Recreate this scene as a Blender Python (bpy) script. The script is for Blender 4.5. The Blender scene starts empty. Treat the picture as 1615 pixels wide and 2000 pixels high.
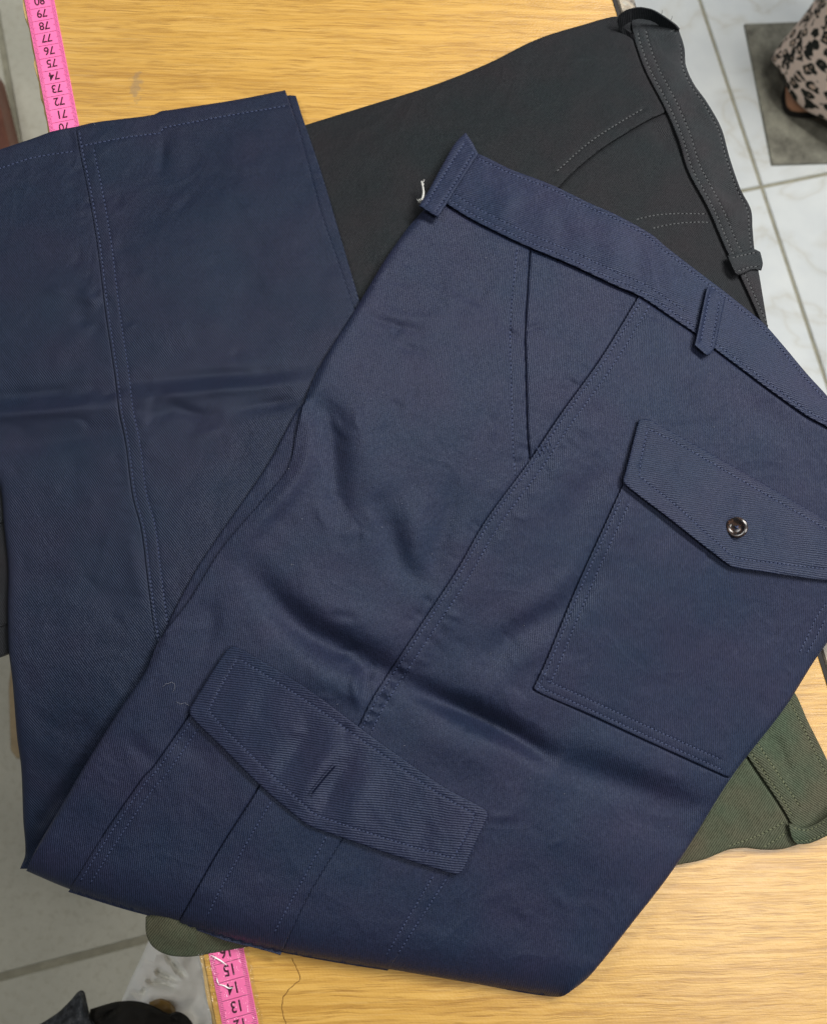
import bpy, math, random
import numpy as np
from mathutils import Matrix, Vector
from mathutils.geometry import delaunay_2d_cdt

random.seed(7); np.random.seed(7)
scene = bpy.context.scene
COL = scene.collection

# ------------------------------------------------------------------ camera
FPX, CX, CY = 1600.0, 807.5, 1000.0          # focal length and centre, in photo pixels (1615 x 2000)
TABLE_Z = 0.75
CAM_H = 0.5156                                # camera above the table top
n = np.array([0.04114024, 0.17169562, 0.98429066]); n /= np.linalg.norm(n)
yw = np.array([0, 1.0, 0]) - n * n[1]; yw /= np.linalg.norm(yw)
xw = np.cross(yw, n)
RW = np.array([xw, yw, n])                    # world <- camera
CAM = np.array([0, 0, TABLE_Z + CAM_H])
cam_d = bpy.data.cameras.new('camera'); cam = bpy.data.objects.new('camera', cam_d); COL.objects.link(cam)
cam_d.sensor_fit = 'VERTICAL'; cam_d.sensor_height = 36.0; cam_d.lens = 36.0 * FPX / 2000.0
m4 = np.eye(4); m4[:3, :3] = RW; m4[:3, 3] = CAM
cam.matrix_world = Matrix(m4.tolist())
cam_d.clip_start = 0.01; cam_d.clip_end = 50
cam_d.dof.use_dof = True; cam_d.dof.focus_distance = 0.505; cam_d.dof.aperture_fstop = 9.0
scene.camera = cam
scene.render.resolution_x, scene.render.resolution_y = 826, 1024
scene.render.filter_size = 1.15

# ------------------------------------------------------------------ world, lamps, exposure
world = bpy.data.worlds.new('World'); scene.world = world; world.use_nodes = True
bg = world.node_tree.nodes['Background']
bg.inputs['Color'].default_value = (0.86, 0.93, 1.0, 1); bg.inputs['Strength'].default_value = 0.085

def area(name, loc, target, sx, sy, power, col):
    d = bpy.data.lights.new(name, 'AREA'); d.shape = 'RECTANGLE'; d.size = sx; d.size_y = sy
    d.energy = power; d.color = col
    o = bpy.data.objects.new(name, d); COL.objects.link(o); o.location = loc
    o.rotation_euler = (Vector(target) - Vector(loc)).to_track_quat('-Z', 'Y').to_euler()
    return o
area('ceiling_or_fill_lamp', (0.85, 0.85, 1.98), (0.05, 0.05, 0.75), 0.9, 0.28, 28, (1.0, 0.97, 0.92))
area('ceiling_or_fill_lamp', (1.7, 0.9, 2.6), (0.1, 0.2, 0.6), 1.3, 0.6, 22, (0.96, 0.98, 1.0))  # added soft fill light, no such lamp is known
area('ceiling_or_fill_lamp', (-1.3, 0.75, 2.5), (-0.3, 0.0, 0.3), 0.8, 0.3, 14, (1.0, 0.98, 0.95))  # added unseen light that brightens the left floor and the pale cloth
area('ceiling_or_fill_lamp', (0.80, -0.43, 2.1), (0.15, -0.05, 0.75), 0.55, 0.36, 10, (1.0, 0.97, 0.93))
vs = scene.view_settings
vs.view_transform = 'Standard'; vs.look = 'None'; vs.exposure = 0.0; vs.gamma = 1.0; vs.use_curve_mapping = False

# ------------------------------------------------------------------ geometry helpers
def unproj(P, hmm):
    """photo pixel + height above the table in mm -> world point"""
    P = np.asarray(P, float).reshape(-1, 2); h = np.broadcast_to(np.asarray(hmm, float), (len(P),))
    d = np.stack([(P[:, 0] - CX) / FPX, -(P[:, 1] - CY) / FPX, -np.ones(len(P))], 1) @ RW.T
    z = TABLE_Z + h / 1000.0
    t = (z - CAM[2]) / d[:, 2]
    return CAM + d * t[:, None]
def un(x, y, hmm=0.0): return unproj([(x, y)], hmm)[0]

def smooth(pts, closed=True, step=6.0, corner=38):
    pts = [np.array(p[:2], float) for p in pts]; N = len(pts); out = []
    def is_corner(i):
        if not closed and (i == 0 or i == N - 1): return True
        a = pts[i] - pts[i - 1]; b = pts[(i + 1) % N] - pts[i]
        la, lb = np.linalg.norm(a), np.linalg.norm(b)
        if la < 1e-6 or lb < 1e-6: return True
        return math.degrees(math.acos(max(-1, min(1, a @ b / la / lb)))) > corner
    cs = [is_corner(i) for i in range(N)]
    for i in range(N if closed else N - 1):
        p1, p2 = pts[i], pts[(i + 1) % N]
        L = np.linalg.norm(p2 - p1)
        m1 = (p2 - p1) if cs[i] else (p2 - pts[i - 1]) / (np.linalg.norm(p2 - p1) + np.linalg.norm(p1 - pts[i - 1])) * L
        j = (i + 1) % N
        m2 = (p2 - p1) if cs[j] else (pts[(j + 1) % N] - p1) / (np.linalg.norm(pts[(j + 1) % N] - p2) + L) * L
        k = max(1, int(round(L / step)))
        for s in range(k):
            t = s / k; t2, t3 = t * t, t * t * t
            out.append((2*t3-3*t2+1)*p1 + (t3-2*t2+t)*m1 + (-2*t3+3*t2)*p2 + (t3-t2)*m2)
    if not closed: out.append(pts[-1])
    return np.array(out)

def seg_dist(P, poly, closed=False, signed=False, param=False):
    poly = np.asarray(poly, float); best = np.full(len(P), 1e9); sg = np.ones(len(P)); tt = np.zeros(len(P))
    A = poly; B = np.roll(poly, -1, 0)
    if not closed: A, B = A[:-1], B[:-1]
    L = np.linalg.norm(B - A, axis=1); cum = np.concatenate([[0], np.cumsum(L)]); tot = cum[-1]
    for i in range(len(A)):
        ab = B[i] - A[i]; l2 = max(ab @ ab, 1e-9)
        ap = P - A[i]; t = np.clip(ap @ ab / l2, 0, 1)
        d = np.hypot(ap[:, 0] - t * ab[0], ap[:, 1] - t * ab[1])
        m = d < best
        best = np.where(m, d, best)
        if signed: sg = np.where(m, np.sign(ab[0] * ap[:, 1] - ab[1] * ap[:, 0] + 1e-12), sg)
        if param: tt = np.where(m, (cum[i] + t * L[i]) / tot, tt)
    r = [best]
    if signed: r.append(sg)
    if param: r.append(tt)
    return r[0] if len(r) == 1 else r

def inside(P, poly):
    x, y = P[:, 0], P[:, 1]; r = np.zeros(len(P), bool); M = len(poly)
    for i in range(M):
        x1, y1 = poly[i]; x2, y2 = poly[(i + 1) % M]
        if y1 == y2: continue
        c = ((y1 > y) != (y2 > y)) & (x < (x2 - x1) * (y - y1) / (y2 - y1) + x1)
        r ^= c
    return r

def vnoise(P, scale, seed=0):
    q = P / scale + seed * 17.31; i = np.floor(q).astype(int); f = q - i; f = f * f * (3 - 2 * f)
    def hsh(a, b):
        v = np.sin(a * 127.1 + b * 311.7 + seed * 74.7) * 43758.5453
        return v - np.floor(v)
    a = hsh(i[:, 0], i[:, 1]); b = hsh(i[:, 0] + 1, i[:, 1]); c = hsh(i[:, 0], i[:, 1] + 1); d = hsh(i[:, 0] + 1, i[:, 1] + 1)
    return (a * (1 - f[:, 0]) + b * f[:, 0]) * (1 - f[:, 1]) + (c * (1 - f[:, 0]) + d * f[:, 0]) * f[:, 1] - 0.5

def control(points, sigma=170.0):
    pts = np.array(points, float)
    def f(P):
        d2 = ((P[:, None, :] - pts[None, :, :2]) ** 2).sum(2)
        d2 -= d2.min(1, keepdims=True)
        w = np.exp(-d2 / (2 * sigma * sigma)); return (w * pts[:, 2]).sum(1) / w.sum(1)
    return f
def wrinkles(lst, gain=1.0):
    prep = [(smooth(pl, False, 18), a, w) for pl, a, w in lst]
    def f(P):
        r = np.zeros(len(P))
        for pl, a, w in prep:
            lo, hi = pl.min(0) - 2.7 * w, pl.max(0) + 2.7 * w
            ix = np.nonzero((P[:, 0] > lo[0]) & (P[:, 0] < hi[0]) & (P[:, 1] > lo[1]) & (P[:, 1] < hi[1]))[0]
            if not len(ix): continue
            d, t = seg_dist(P[ix], pl, param=True)
            taper = np.clip(np.sin(np.clip(t, 0, 1) * math.pi), 0, 1) ** 0.95
            r[ix] += a * gain * taper * np.exp(-(d / w) ** 2)
        return r
    return f
def offset_line(pl, off, step=6):
    p = smooth(pl, False, step); t = np.gradient(p, axis=0); t /= np.maximum(np.linalg.norm(t, axis=1, keepdims=True), 1e-9)
    return p + np.stack([-t[:, 1], t[:, 0]], 1) * off
def micro(n_, x0, x1, y0, y1, ang, spread, amp, seed):
    r = random.Random(seed); out = []
    for _ in range(n_):
        x, y = r.uniform(x0, x1), r.uniform(y0, y1); a = math.radians(ang + r.gauss(0, spread)); L = r.uniform(25, 80); b = r.uniform(-0.35, 0.35)
        out.append(([(x, y), (x + math.cos(a) * L * .5, y + math.sin(a) * L * .5), (x + math.cos(a + b) * L, y + math.sin(a + b) * L)], r.choice((-1, 1)) * amp * r.uniform(.4, 1.2), r.uniform(4.5, 9)))
    return out
def puckers(line, off, n_, L, amp, seed):
    r = random.Random(seed); p = offset_line(line, off, 6); out = []
    for _ in range(n_):
        i = r.randrange(2, len(p) - 3); t = p[i + 2] - p[i - 2]; t /= np.linalg.norm(t); nn_ = np.array([-t[1], t[0]]) * math.copysign(1, off)
        l = L * r.uniform(.5, 1.3); sl = t * l * r.uniform(-.4, .4)
        out.append(([tuple(p[i]), tuple(p[i] + nn_ * l * .5 + sl * .4), tuple(p[i] + nn_ * l + sl)], r.choice((-1, 1)) * amp * r.uniform(.5, 1.2), r.uniform(3.8, 6)))
    return out
def quarter(d, px, mm):
    s = np.clip(1 - d / px, 0, 1); return mm * (1 - np.sqrt(np.maximum(0, 1 - s * s)))
def folds(lst):
    """(polyline, px, mm): the surface rolls over along it, cloth on the polyline's left side in the picture"""
    prep = [(smooth(pl, False, 10), px, mm) for pl, px, mm in lst]
    def f(P):
        r = np.zeros(len(P))
        for pl, px, mm in prep:
            lo, hi = pl.min(0) - max(px, 75), pl.max(0) + max(px, 75)
            ix = np.nonzero((P[:, 0] > lo[0]) & (P[:, 0] < hi[0]) & (P[:, 1] > lo[1]) & (P[:, 1] < hi[1]))[0]
            if not len(ix): continue
            d, s = seg_dist(P[ix], pl, signed=True)
            r[ix] = np.maximum(r[ix], np.where(s < 0, quarter(d, px, mm), mm * np.exp(-(d / 30.0) ** 2)))
        return r
    return f
def grooves(lst):
    """(polyline, depth mm, px): a narrow valley where one layer of cloth is sewn down on another"""
    prep = [(smooth(pl, False, 8), a, w) for pl, a, w in lst]
    def f(P):
        r = np.zeros(len(P))
        for pl, a, w in prep:
            lo, hi = pl.min(0) - 4 * w, pl.max(0) + 4 * w
            ix = np.nonzero((P[:, 0] > lo[0]) & (P[:, 0] < hi[0]) & (P[:, 1] > lo[1]) & (P[:, 1] < hi[1]))[0]
            if len(ix): r[ix] = np.maximum(r[ix], a * np.exp(-(seg_dist(P[ix], pl) / w) ** 2))
        return r
    f.lines = [q[0] for q in prep]; f.width = [q[2] for q in prep]
    return f

def mesh_obj(name, verts, faces, mat, parent=None, smooth_angle=40, mats=None, fmat=None):
    me = bpy.data.meshes.new(name); me.from_pydata([tuple(map(float, v)) for v in verts], [], [tuple(map(int, f)) for f in faces])
    if mats:
        for q in mats: me.materials.append(q)
        me.polygons.foreach_set('material_index', fmat)
    elif mat: me.materials.append(mat)
    me.polygons.foreach_set('use_smooth', [True] * len(me.polygons))
    if smooth_angle: me.set_sharp_from_angle(angle=math.radians(smooth_angle))
    me.update()
    o = bpy.data.objects.new(name, me); COL.objects.link(o)
    if parent: o.parent = parent
    return o

PART = {}
def cloth(name, outline, hf, th, mat, parent, edge=(3.0, 0.5), grid=6.0, bottom=None, step=None, raw=False, groove=None):
    step = step or grid
    B = np.array(outline, float) if raw else smooth(outline, True, step)
    a2 = np.sum(B[:, 0] * np.roll(B[:, 1], -1) - np.roll(B[:, 0], -1) * B[:, 1])
    if a2 > 0: B = B[::-1]                                  # counter-clockwise seen from above (pixel y runs down)
    tan = np.roll(B, -1, 0) - np.roll(B, 1, 0); tan /= np.maximum(np.linalg.norm(tan, axis=1, keepdims=True), 1e-9)
    nin = np.stack([tan[:, 1], -tan[:, 0]], 1)              # inward normal in pixel space
    lo, hi = B.min(0), B.max(0)
    gx, gy = np.meshgrid(np.arange(lo[0], hi[0], grid), np.arange(lo[1], hi[1], grid * 0.866))
    gx = gx + (np.arange(gx.shape[0]) % 2)[:, None] * grid * 0.5
    G = np.stack([gx.ravel(), gy.ravel()], 1); G = G + (np.random.rand(*G.shape) - 0.5) * grid * 0.15
    G = G[inside(G, B)]; d = seg_dist(G, B, True)
    epx, emm = edge
    rings = [B + nin * epx * k for k in ((0.3, 1.0) if epx >= 2 else (1.0,))]
    G = G[d > max(epx * 1.25, grid * 0.45)]
    extra = []
    for R in rings:
        dd = seg_dist(R, B, True); ok = inside(R, B) & (dd > 0.25 * epx)
        extra.append(R[ok])
    if groove:
        rows = []
        for pl, w in zip(groove.lines, groove.width):
            for k in (-2.0, -1.2, -0.55, 0.0, 0.55, 1.2, 2.0):
                rows.append(offset_line(pl, k * w, 5))
        rows = np.concatenate(rows); rows = rows[inside(rows, B)]; rows = rows[seg_dist(rows, B, True) > epx * 1.3]
        keep = np.ones(len(G), bool)
        for pl, w in zip(groove.lines, groove.width): keep &= seg_dist(G, pl) > 2.0 * w + 1.5
        V = np.concatenate([B] + extra + [rows, G[keep]])
    else: V = np.concatenate([B] + extra + [G])
    M = len(B)
    res = delaunay_2d_cdt([Vector(v) for v in V], [], [list(range(M))], 1, 1e-5)
    V2 = np.array([tuple(v) for v in res[0]]); F = [list(f) for f in res[2]]
    Fa = []
    for f in F:
        p = V2[f]; ar = 0.0
        for i in range(1, len(f) - 1): ar += (p[i][0]-p[0][0])*(p[i+1][1]-p[0][1]) - (p[i+1][0]-p[0][0])*(p[i][1]-p[0][1])
        if abs(ar) < 1e-6: continue
        Fa.append(f if ar < 0 else f[::-1])
    F = Fa
    dist = seg_dist(V2, B, True)
    h0 = hf(V2) - (groove(V2) if groove else 0.0)
    top = h0 - quarter(dist, epx, emm)
    W = unproj(V2, top)
    cnt = {}
    for f in F:
        for i in range(len(f)):
            e = (f[i], f[(i + 1) % len(f)]); cnt[e] = 1
    bedges = [e for e in cnt if (e[1], e[0]) not in cnt]
    bot = np.minimum(h0 - th, top - 0.15) if bottom is None else np.minimum(bottom(V2), top - 0.2)
    Wb = W.copy(); Wb[:, 2] = TABLE_Z + bot / 1000.0
    nv = len(V2)
    verts = np.concatenate([W, Wb]); faces = [f for f in F] + [[i + nv for i in reversed(f)] for f in F]
    for a, b in bedges: faces.append([b, a, a + nv, b + nv])
    o = mesh_obj(name, verts, faces, mat, parent); PART[id(hf)] = o; PART['last'] = o
    return o

def stitches(name, lines, hf, mats, parent, period=8.6, length=5.6, width=1.9, lift=0.22, jitter=0.35):
    """rows of thread: each stitch a little six-sided bar lying in the cloth, a needle hole between two of them"""
    C, T = [], []
    for pl in lines:
        p = np.asarray(pl, float); L = np.concatenate([[0], np.cumsum(np.linalg.norm(np.diff(p, axis=0), axis=1))])
        s = np.arange(period * .5, L[-1] - period * .3, period)
        if not len(s): continue
        s = s + (np.random.rand(len(s)) - .5) * jitter * 2
        c = np.stack([np.interp(s, L, p[:, 0]), np.interp(s, L, p[:, 1])], 1)
        e = np.stack([np.interp(s + 1, L, p[:, 0]), np.interp(s + 1, L, p[:, 1])], 1) - c
        e /= np.maximum(np.linalg.norm(e, axis=1, keepdims=True), 1e-9)
        C.append(c + (np.random.rand(*c.shape) - .5) * jitter); T.append(e)
    if not C: return
    C = np.concatenate(C); T = np.concatenate(T); Nn = np.stack([-T[:, 1], T[:, 0]], 1)
    hl = length / 2 * (0.85 + 0.3 * np.random.rand(len(C)))[:, None]; hw = width / 2
    tilt = (np.random.rand(len(C), 1) - .5) * 0.9
    ring = []
    for a, b, dz in ((-1, 0, -.12), (-.55, -1, 0), (.55, -1, 0), (1, 0, -.12), (.55, 1, 0), (-.55, 1, 0), (-.5, 0, 1), (.5, 0, 1)):
        P = C + T * hl * a + Nn * (hw * b + tilt * a)
        ring.append(unproj(P, hf(P) + (lift if dz == 1 else dz * 0.6)))
    V = np.stack(ring, 1).reshape(-1, 3)
    fs = [(0, 1, 6), (1, 2, 7, 6), (2, 3, 7), (3, 4, 7), (4, 5, 6, 7), (5, 0, 6)]
    faces, fm = [], []
    for i in range(len(C)):
        for f in fs: faces.append([i * 8 + q for q in reversed(f)]); fm.append(0)
    # needle holes: flat dark marks, their shade painted as colour
    nv = len(V); H = C + T * period * 0.5
    quad = []
    for a, b in ((-1, 0), (0, 1), (1, 0), (0, -1)):
        P = H + T * 1.5 * a + Nn * 1.15 * b; quad.append(unproj(P, hf(P) + 0.07))
    V = np.concatenate([V, np.stack(quad, 1).reshape(-1, 3)])
    for i in range(len(C)):
        k = nv + i * 4; faces.append([k, k + 3, k + 2, k + 1][::-1]); fm.append(1)
    o = mesh_obj(name, V, faces, None, parent, None, mats, fm); o['kind'] = 'stuff'
    base = hf.__defaults__[0] if hf.__defaults__ else hf
    SUB[o.name] = PART.get(id(base), PART['last'])
    return o
SUB = {}

def tube(path, rad, sides=6):
    path = np.asarray(path, float); V = []; F = []
    t = np.gradient(path, axis=0); t /= np.maximum(np.linalg.norm(t, axis=1, keepdims=True), 1e-12)
    up = np.array([0.3, 0.2, 0.93])
    for i, p in enumerate(path):
        a = np.cross(t[i], up); a /= max(np.linalg.norm(a), 1e-9); b = np.cross(t[i], a)
        r = rad if np.isscalar(rad) else rad[i]
        for k in range(sides):
            an = 2 * math.pi * k / sides; V.append(p + (a * math.cos(an) + b * math.sin(an)) * r)
    for i in range(len(path) - 1):
        for k in range(sides):
            k2 = (k + 1) % sides; F.append((i*sides+k, i*sides+k2, (i+1)*sides+k2, (i+1)*sides+k))
    F.append(tuple(range(sides))[::-1]); F.append(tuple((len(path)-1)*sides + k for k in range(sides)))
    return V, F
def join(parts):
    V, F = [], []
    for v, f in parts:
        k = len(V); V += [tuple(q) for q in v]; F += [tuple(i + k for i in q) for q in f]
    return V, F
def prism(poly, z0, z1, bevel=0.0):
    """upright prism on a world xy polygon (counter-clockwise), top edge bevelled"""
    P = np.array(poly, float); c = P.mean(0); V = []; F = []; N = len(P)
    layers = [(0, z0), (0, z1 - bevel), (bevel, z1)] if bevel else [(0, z0), (0, z1)]
    for ins, z in layers:
        for i in range(N):
            a = P[i] - P[i - 1]; b = P[(i + 1) % N] - P[i]
            na = np.array([-a[1], a[0]]) / np.linalg.norm(a); nb = np.array([-b[1], b[0]]) / np.linalg.norm(b)
            m = na + nb; m = m / max(1e-6, (m @ m) / 2)
            q = P[i] + m * ins; V.append((q[0], q[1], z))
    for k in range(len(layers) - 1):
        for i in range(N):
            j = (i + 1) % N; F.append((k*N+i, k*N+j, (k+1)*N+j, (k+1)*N+i))
    F.append(tuple(range(N))[::-1]); F.append(tuple((len(layers)-1)*N + i for i in range(N)))
    return V, F
def thing(name, label, cat, loc=(0, 0, 0), group=None):
    o = bpy.data.objects.new(name, None); COL.objects.link(o); o.empty_display_size = 0.05
    o.location = loc; o['label'] = label; o['category'] = cat
    if group: o['group'] = group
    return o
def tag(o, label, cat, group=None):
    o['label'] = label; o['category'] = cat
    if group: o['group'] = group
    return o

# ------------------------------------------------------------------ materials
def srgb(r, g, b):
    f = lambda c: (c / 255 / 12.92) if c / 255 <= 0.04045 else ((c / 255 + 0.055) / 1.055) ** 2.4
    return (f(r), f(g), f(b), 1)
class NT:
    def __init__(s, name):
        s.m = bpy.data.materials.new(name); s.m.use_nodes = True; s.t = s.m.node_tree; s.t.nodes.clear()
        s.out = s.n('ShaderNodeOutputMaterial'); s.b = s.n('ShaderNodeBsdfPrincipled'); s.l(s.b.outputs[0], s.out.inputs[0])
    def n(s, k, **kw):
        x = s.t.nodes.new(k)
        for a, b in kw.items(): setattr(x, a, b)
        return x
    def l(s, a, b): s.t.links.new(a, b)
    def val(s, sock, v):
        if isinstance(v, (int, float)): sock.default_value = v
        elif isinstance(v, tuple): sock.default_value = v
        else: s.l(v, sock)
    def math(s, op, a, b=0.0, c=0.0):
        x = s.n('ShaderNodeMath', operation=op); s.val(x.inputs[0], a); s.val(x.inputs[1], b); s.val(x.inputs[2], c); return x.outputs[0]
    def mix(s, f, a, b, bt='MIX'):
        x = s.n('ShaderNodeMix', data_type='RGBA', blend_type=bt); s.val(x.inputs[0], f); s.val(x.inputs[6], a); s.val(x.inputs[7], b); return x.outputs[2]
    def noise(s, vec, scale, detail=2, rough=0.5, dist=0.0):
        x = s.n('ShaderNodeTexNoise'); s.l(vec, x.inputs['Vector']); x.inputs['Scale'].default_value = scale
        x.inputs['Detail'].default_value = detail; x.inputs['Roughness'].default_value = rough; x.inputs['Distortion'].default_value = dist
        return x.outputs['Fac']
    def ramp(s, f, stops):
        x = s.n('ShaderNodeValToRGB'); s.l(f, x.inputs[0]); e = x.color_ramp.elements
        while len(e) < len(stops): e.new(0.5)
        for q, (p, c) in zip(e, stops): q.position = p; q.color = c if isinstance(c, tuple) else (c, c, c, 1)
        return x.outputs[0]
    def mapping(s, rot=0.0, scale=(1, 1, 1), loc=(0, 0, 0)):
        g = s.n('ShaderNodeNewGeometry'); m = s.n('ShaderNodeMapping'); s.l(g.outputs['Position'], m.inputs[0])
        m.inputs['Rotation'].default_value = (0, 0, rot); m.inputs['Scale'].default_value = scale; m.inputs['Location'].default_value = loc
        return m.outputs[0]
    def bump(s, h, strength=0.5, dist=0.001, prev=None):
        x = s.n('ShaderNodeBump'); s.l(h, x.inputs['Height']); x.inputs['Strength'].default_value = strength
        x.inputs['Distance'].default_value = dist
        if prev: s.l(prev, x.inputs['Normal'])
        return x.outputs[0]
    def set(s, **kw):
        for k, v in kw.items(): s.val(s.b.inputs[k.replace('_', ' ')], v)

def fabric(name, dark, light, angle, period=0.00118, sheen=0.05, bumpd=0.00024, contrast=0.8, rough=0.52, spec=0.31, stint=(0.72, 0.80, 1.0, 1), tint=(0.5, 0.55, 0.8, 1), hue=None):
    """twill: slanted ribs, thread noise, faint uneven dye"""
    s = NT(name); p = s.mapping(rot=math.radians(-angle))
    sp = s.n('ShaderNodeSeparateXYZ'); s.l(p, sp.inputs[0])
    warp = s.noise(p, 26, 2); wob = s.noise(p, 420, 2)
    ph = s.math('ADD', s.math('MULTIPLY', sp.outputs[0], 2 * math.pi / period), s.math('ADD', s.math('MULTIPLY', warp, 16.0), s.math('MULTIPLY', wob, 2.4)))
    rib = s.math('MULTIPLY_ADD', s.math('SINE', ph), 0.5, 0.5)
    pth = s.mapping(rot=math.radians(-angle), scale=(1400, 420, 600))
    thr = s.n('ShaderNodeTexNoise'); s.l(pth, thr.inputs['Vector']); thr.inputs['Scale'].default_value = 1.0; thr.inputs['Detail'].default_value = 2
    fine = thr.outputs['Fac']
    f = s.math('ADD', s.math('MULTIPLY', rib, contrast), s.math('MULTIPLY_ADD', fine, 1.1, -0.35 - 0.0))
    f = s.math('MINIMUM', s.math('MAXIMUM', f, 0.0), 1.0)
    col = s.mix(f, dark, light)
    patch = s.noise(p, 20, 3, 0.6)
    h2 = hue or (0.75, 0.92, 1.1, 1)
    col = s.mix(s.ramp(patch, [(0.32, 0.0), (0.68, 1.0)]), s.mix(1.0, col, (1.24, 0.98, 1.0, 1), 'MULTIPLY'), s.mix(1.0, col, (0.80, 1.0, 1.0, 1), 'MULTIPLY'))
    s.set(Base_Color=col, Roughness=rough, Sheen_Weight=sheen, Sheen_Roughness=0.45, Sheen_Tint=tint, Specular_IOR_Level=spec, Specular_Tint=stint)
    hgt = s.math('ADD', rib, s.math('MULTIPLY', fine, 0.9))
    b1 = s.bump(hgt, 0.8, bumpd)
    crease = s.noise(s.mapping(), 55, 3, 0.55)
    rid = s.n('ShaderNodeTexNoise'); s.l(s.mapping(rot=0.5), rid.inputs['Vector']); rid.inputs['Scale'].default_value = 21; rid.inputs['Detail'].default_value = 2; rid.inputs['Distortion'].default_value = 1.2
    sharp = s.math('MULTIPLY', s.math('ABSOLUTE', s.math('SUBTRACT', rid.outputs['Fac'], 0.5)), -1.6)
    b2 = s.bump(s.math('ADD', crease, sharp), 0.42, 0.0022, b1)
    s.l(b2, s.b.inputs['Normal'])
    return s.m
ND, NL = (0.0038, 0.0057, 0.0150, 1), (0.0168, 0.0226, 0.0520, 1)
navy_main = fabric('navy_twill', ND, NL, -7)
navy_flap = fabric('navy_twill_crosswise', ND, NL, 82, period=0.00135)
navy_band = fabric('navy_twill_waistband', (0.0052, 0.0080, 0.0205, 1), (0.0225, 0.0300, 0.0675, 1), 72, period=0.0013, contrast=0.55)
navy_leg = fabric('navy_twill_leg', (0.0033, 0.0056, 0.0142, 1), (0.0145, 0.0210, 0.0455, 1), 38, period=0.0012, contrast=0.6)
black_fab = fabric('charcoal_twill', (0.0055, 0.0063, 0.0074, 1), (0.0172, 0.0190, 0.0212, 1), 30, period=0.0011, contrast=0.5, sheen=0.1, spec=0.16, rough=0.58, stint=(0.9, 0.95, 1, 1), tint=(0.6, 0.62, 0.65, 1))
black_sheen_band = fabric('charcoal_twill_sheen', (0.0088, 0.0099, 0.0114, 1), (0.0275, 0.0302, 0.0330, 1), 60, period=0.0011, contrast=0.5, sheen=0.1, spec=0.18, rough=0.56, stint=(0.9, 0.95, 1, 1), tint=(0.6, 0.62, 0.65, 1))  # waistband sheen painted in: a lighter copy of the charcoal twill
green_fab = fabric('olive_twill', (0.024, 0.0275, 0.0165, 1), (0.083, 0.091, 0.059, 1), -38, period=0.00125, contrast=0.8, sheen=0.1, spec=0.15, stint=(0.9, 1, 0.8, 1), tint=(0.7, 0.75, 0.55, 1))
green_band = fabric('olive_twill_waistband', (0.027, 0.0305, 0.0185, 1), (0.089, 0.097, 0.063, 1), 55, period=0.00125, contrast=0.6, sheen=0.1, spec=0.15, stint=(0.9, 1, 0.8, 1), tint=(0.7, 0.75, 0.55, 1))
def plain(name, col, rough=0.6, spec=0.4, noise=0.0, nscale=200, metallic=0.0):
    s = NT(name); s.set(Roughness=rough, Specular_IOR_Level=spec, Metallic=metallic)
    if noise:
        f = s.noise(s.mapping(), nscale, 3)
        s.set(Base_Color=s.mix(f, tuple(c * (1 - noise) for c in col[:3]) + (1,), tuple(min(1, c * (1 + noise)) for c in col[:3]) + (1,)))
    else: s.set(Base_Color=col)
    return s.m
navy_thread = plain('navy_thread', (0.036, 0.049, 0.105, 1), 0.6, 0.3, 0.4, 900)
navy_hole_shade = plain('needle_shade_navy', (0.006, 0.008, 0.02, 1), 0.95, 0.0)  # dark colour stands for the shade inside a hole
black_thread = plain('grey_thread', (0.066, 0.07, 0.073, 1), 0.6, 0.3, 0.4, 900)
black_hole_shade = plain('needle_shade_black', (0.006, 0.006, 0.007, 1), 0.95, 0.0)
green_thread = plain('olive_thread', (0.12, 0.13, 0.07, 1), 0.6, 0.3, 0.3, 900)
green_hole_shade = plain('needle_shade_olive', (0.012, 0.016, 0.008, 1), 0.95, 0.0)
white_thread = plain('white_thread', (0.55, 0.55, 0.52, 1), 0.7, 0.2)
NTH, BTH, GTH = [navy_thread, navy_hole_shade], [black_thread, black_hole_shade], [green_thread, green_hole_shade]

# table axes in the world: V runs along the table's long side, U across it
AV = math.atan(0.229); eU = np.array([math.cos(AV), math.sin(AV)]); eV = np.array([-math.sin(AV), math.cos(AV)])

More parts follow.
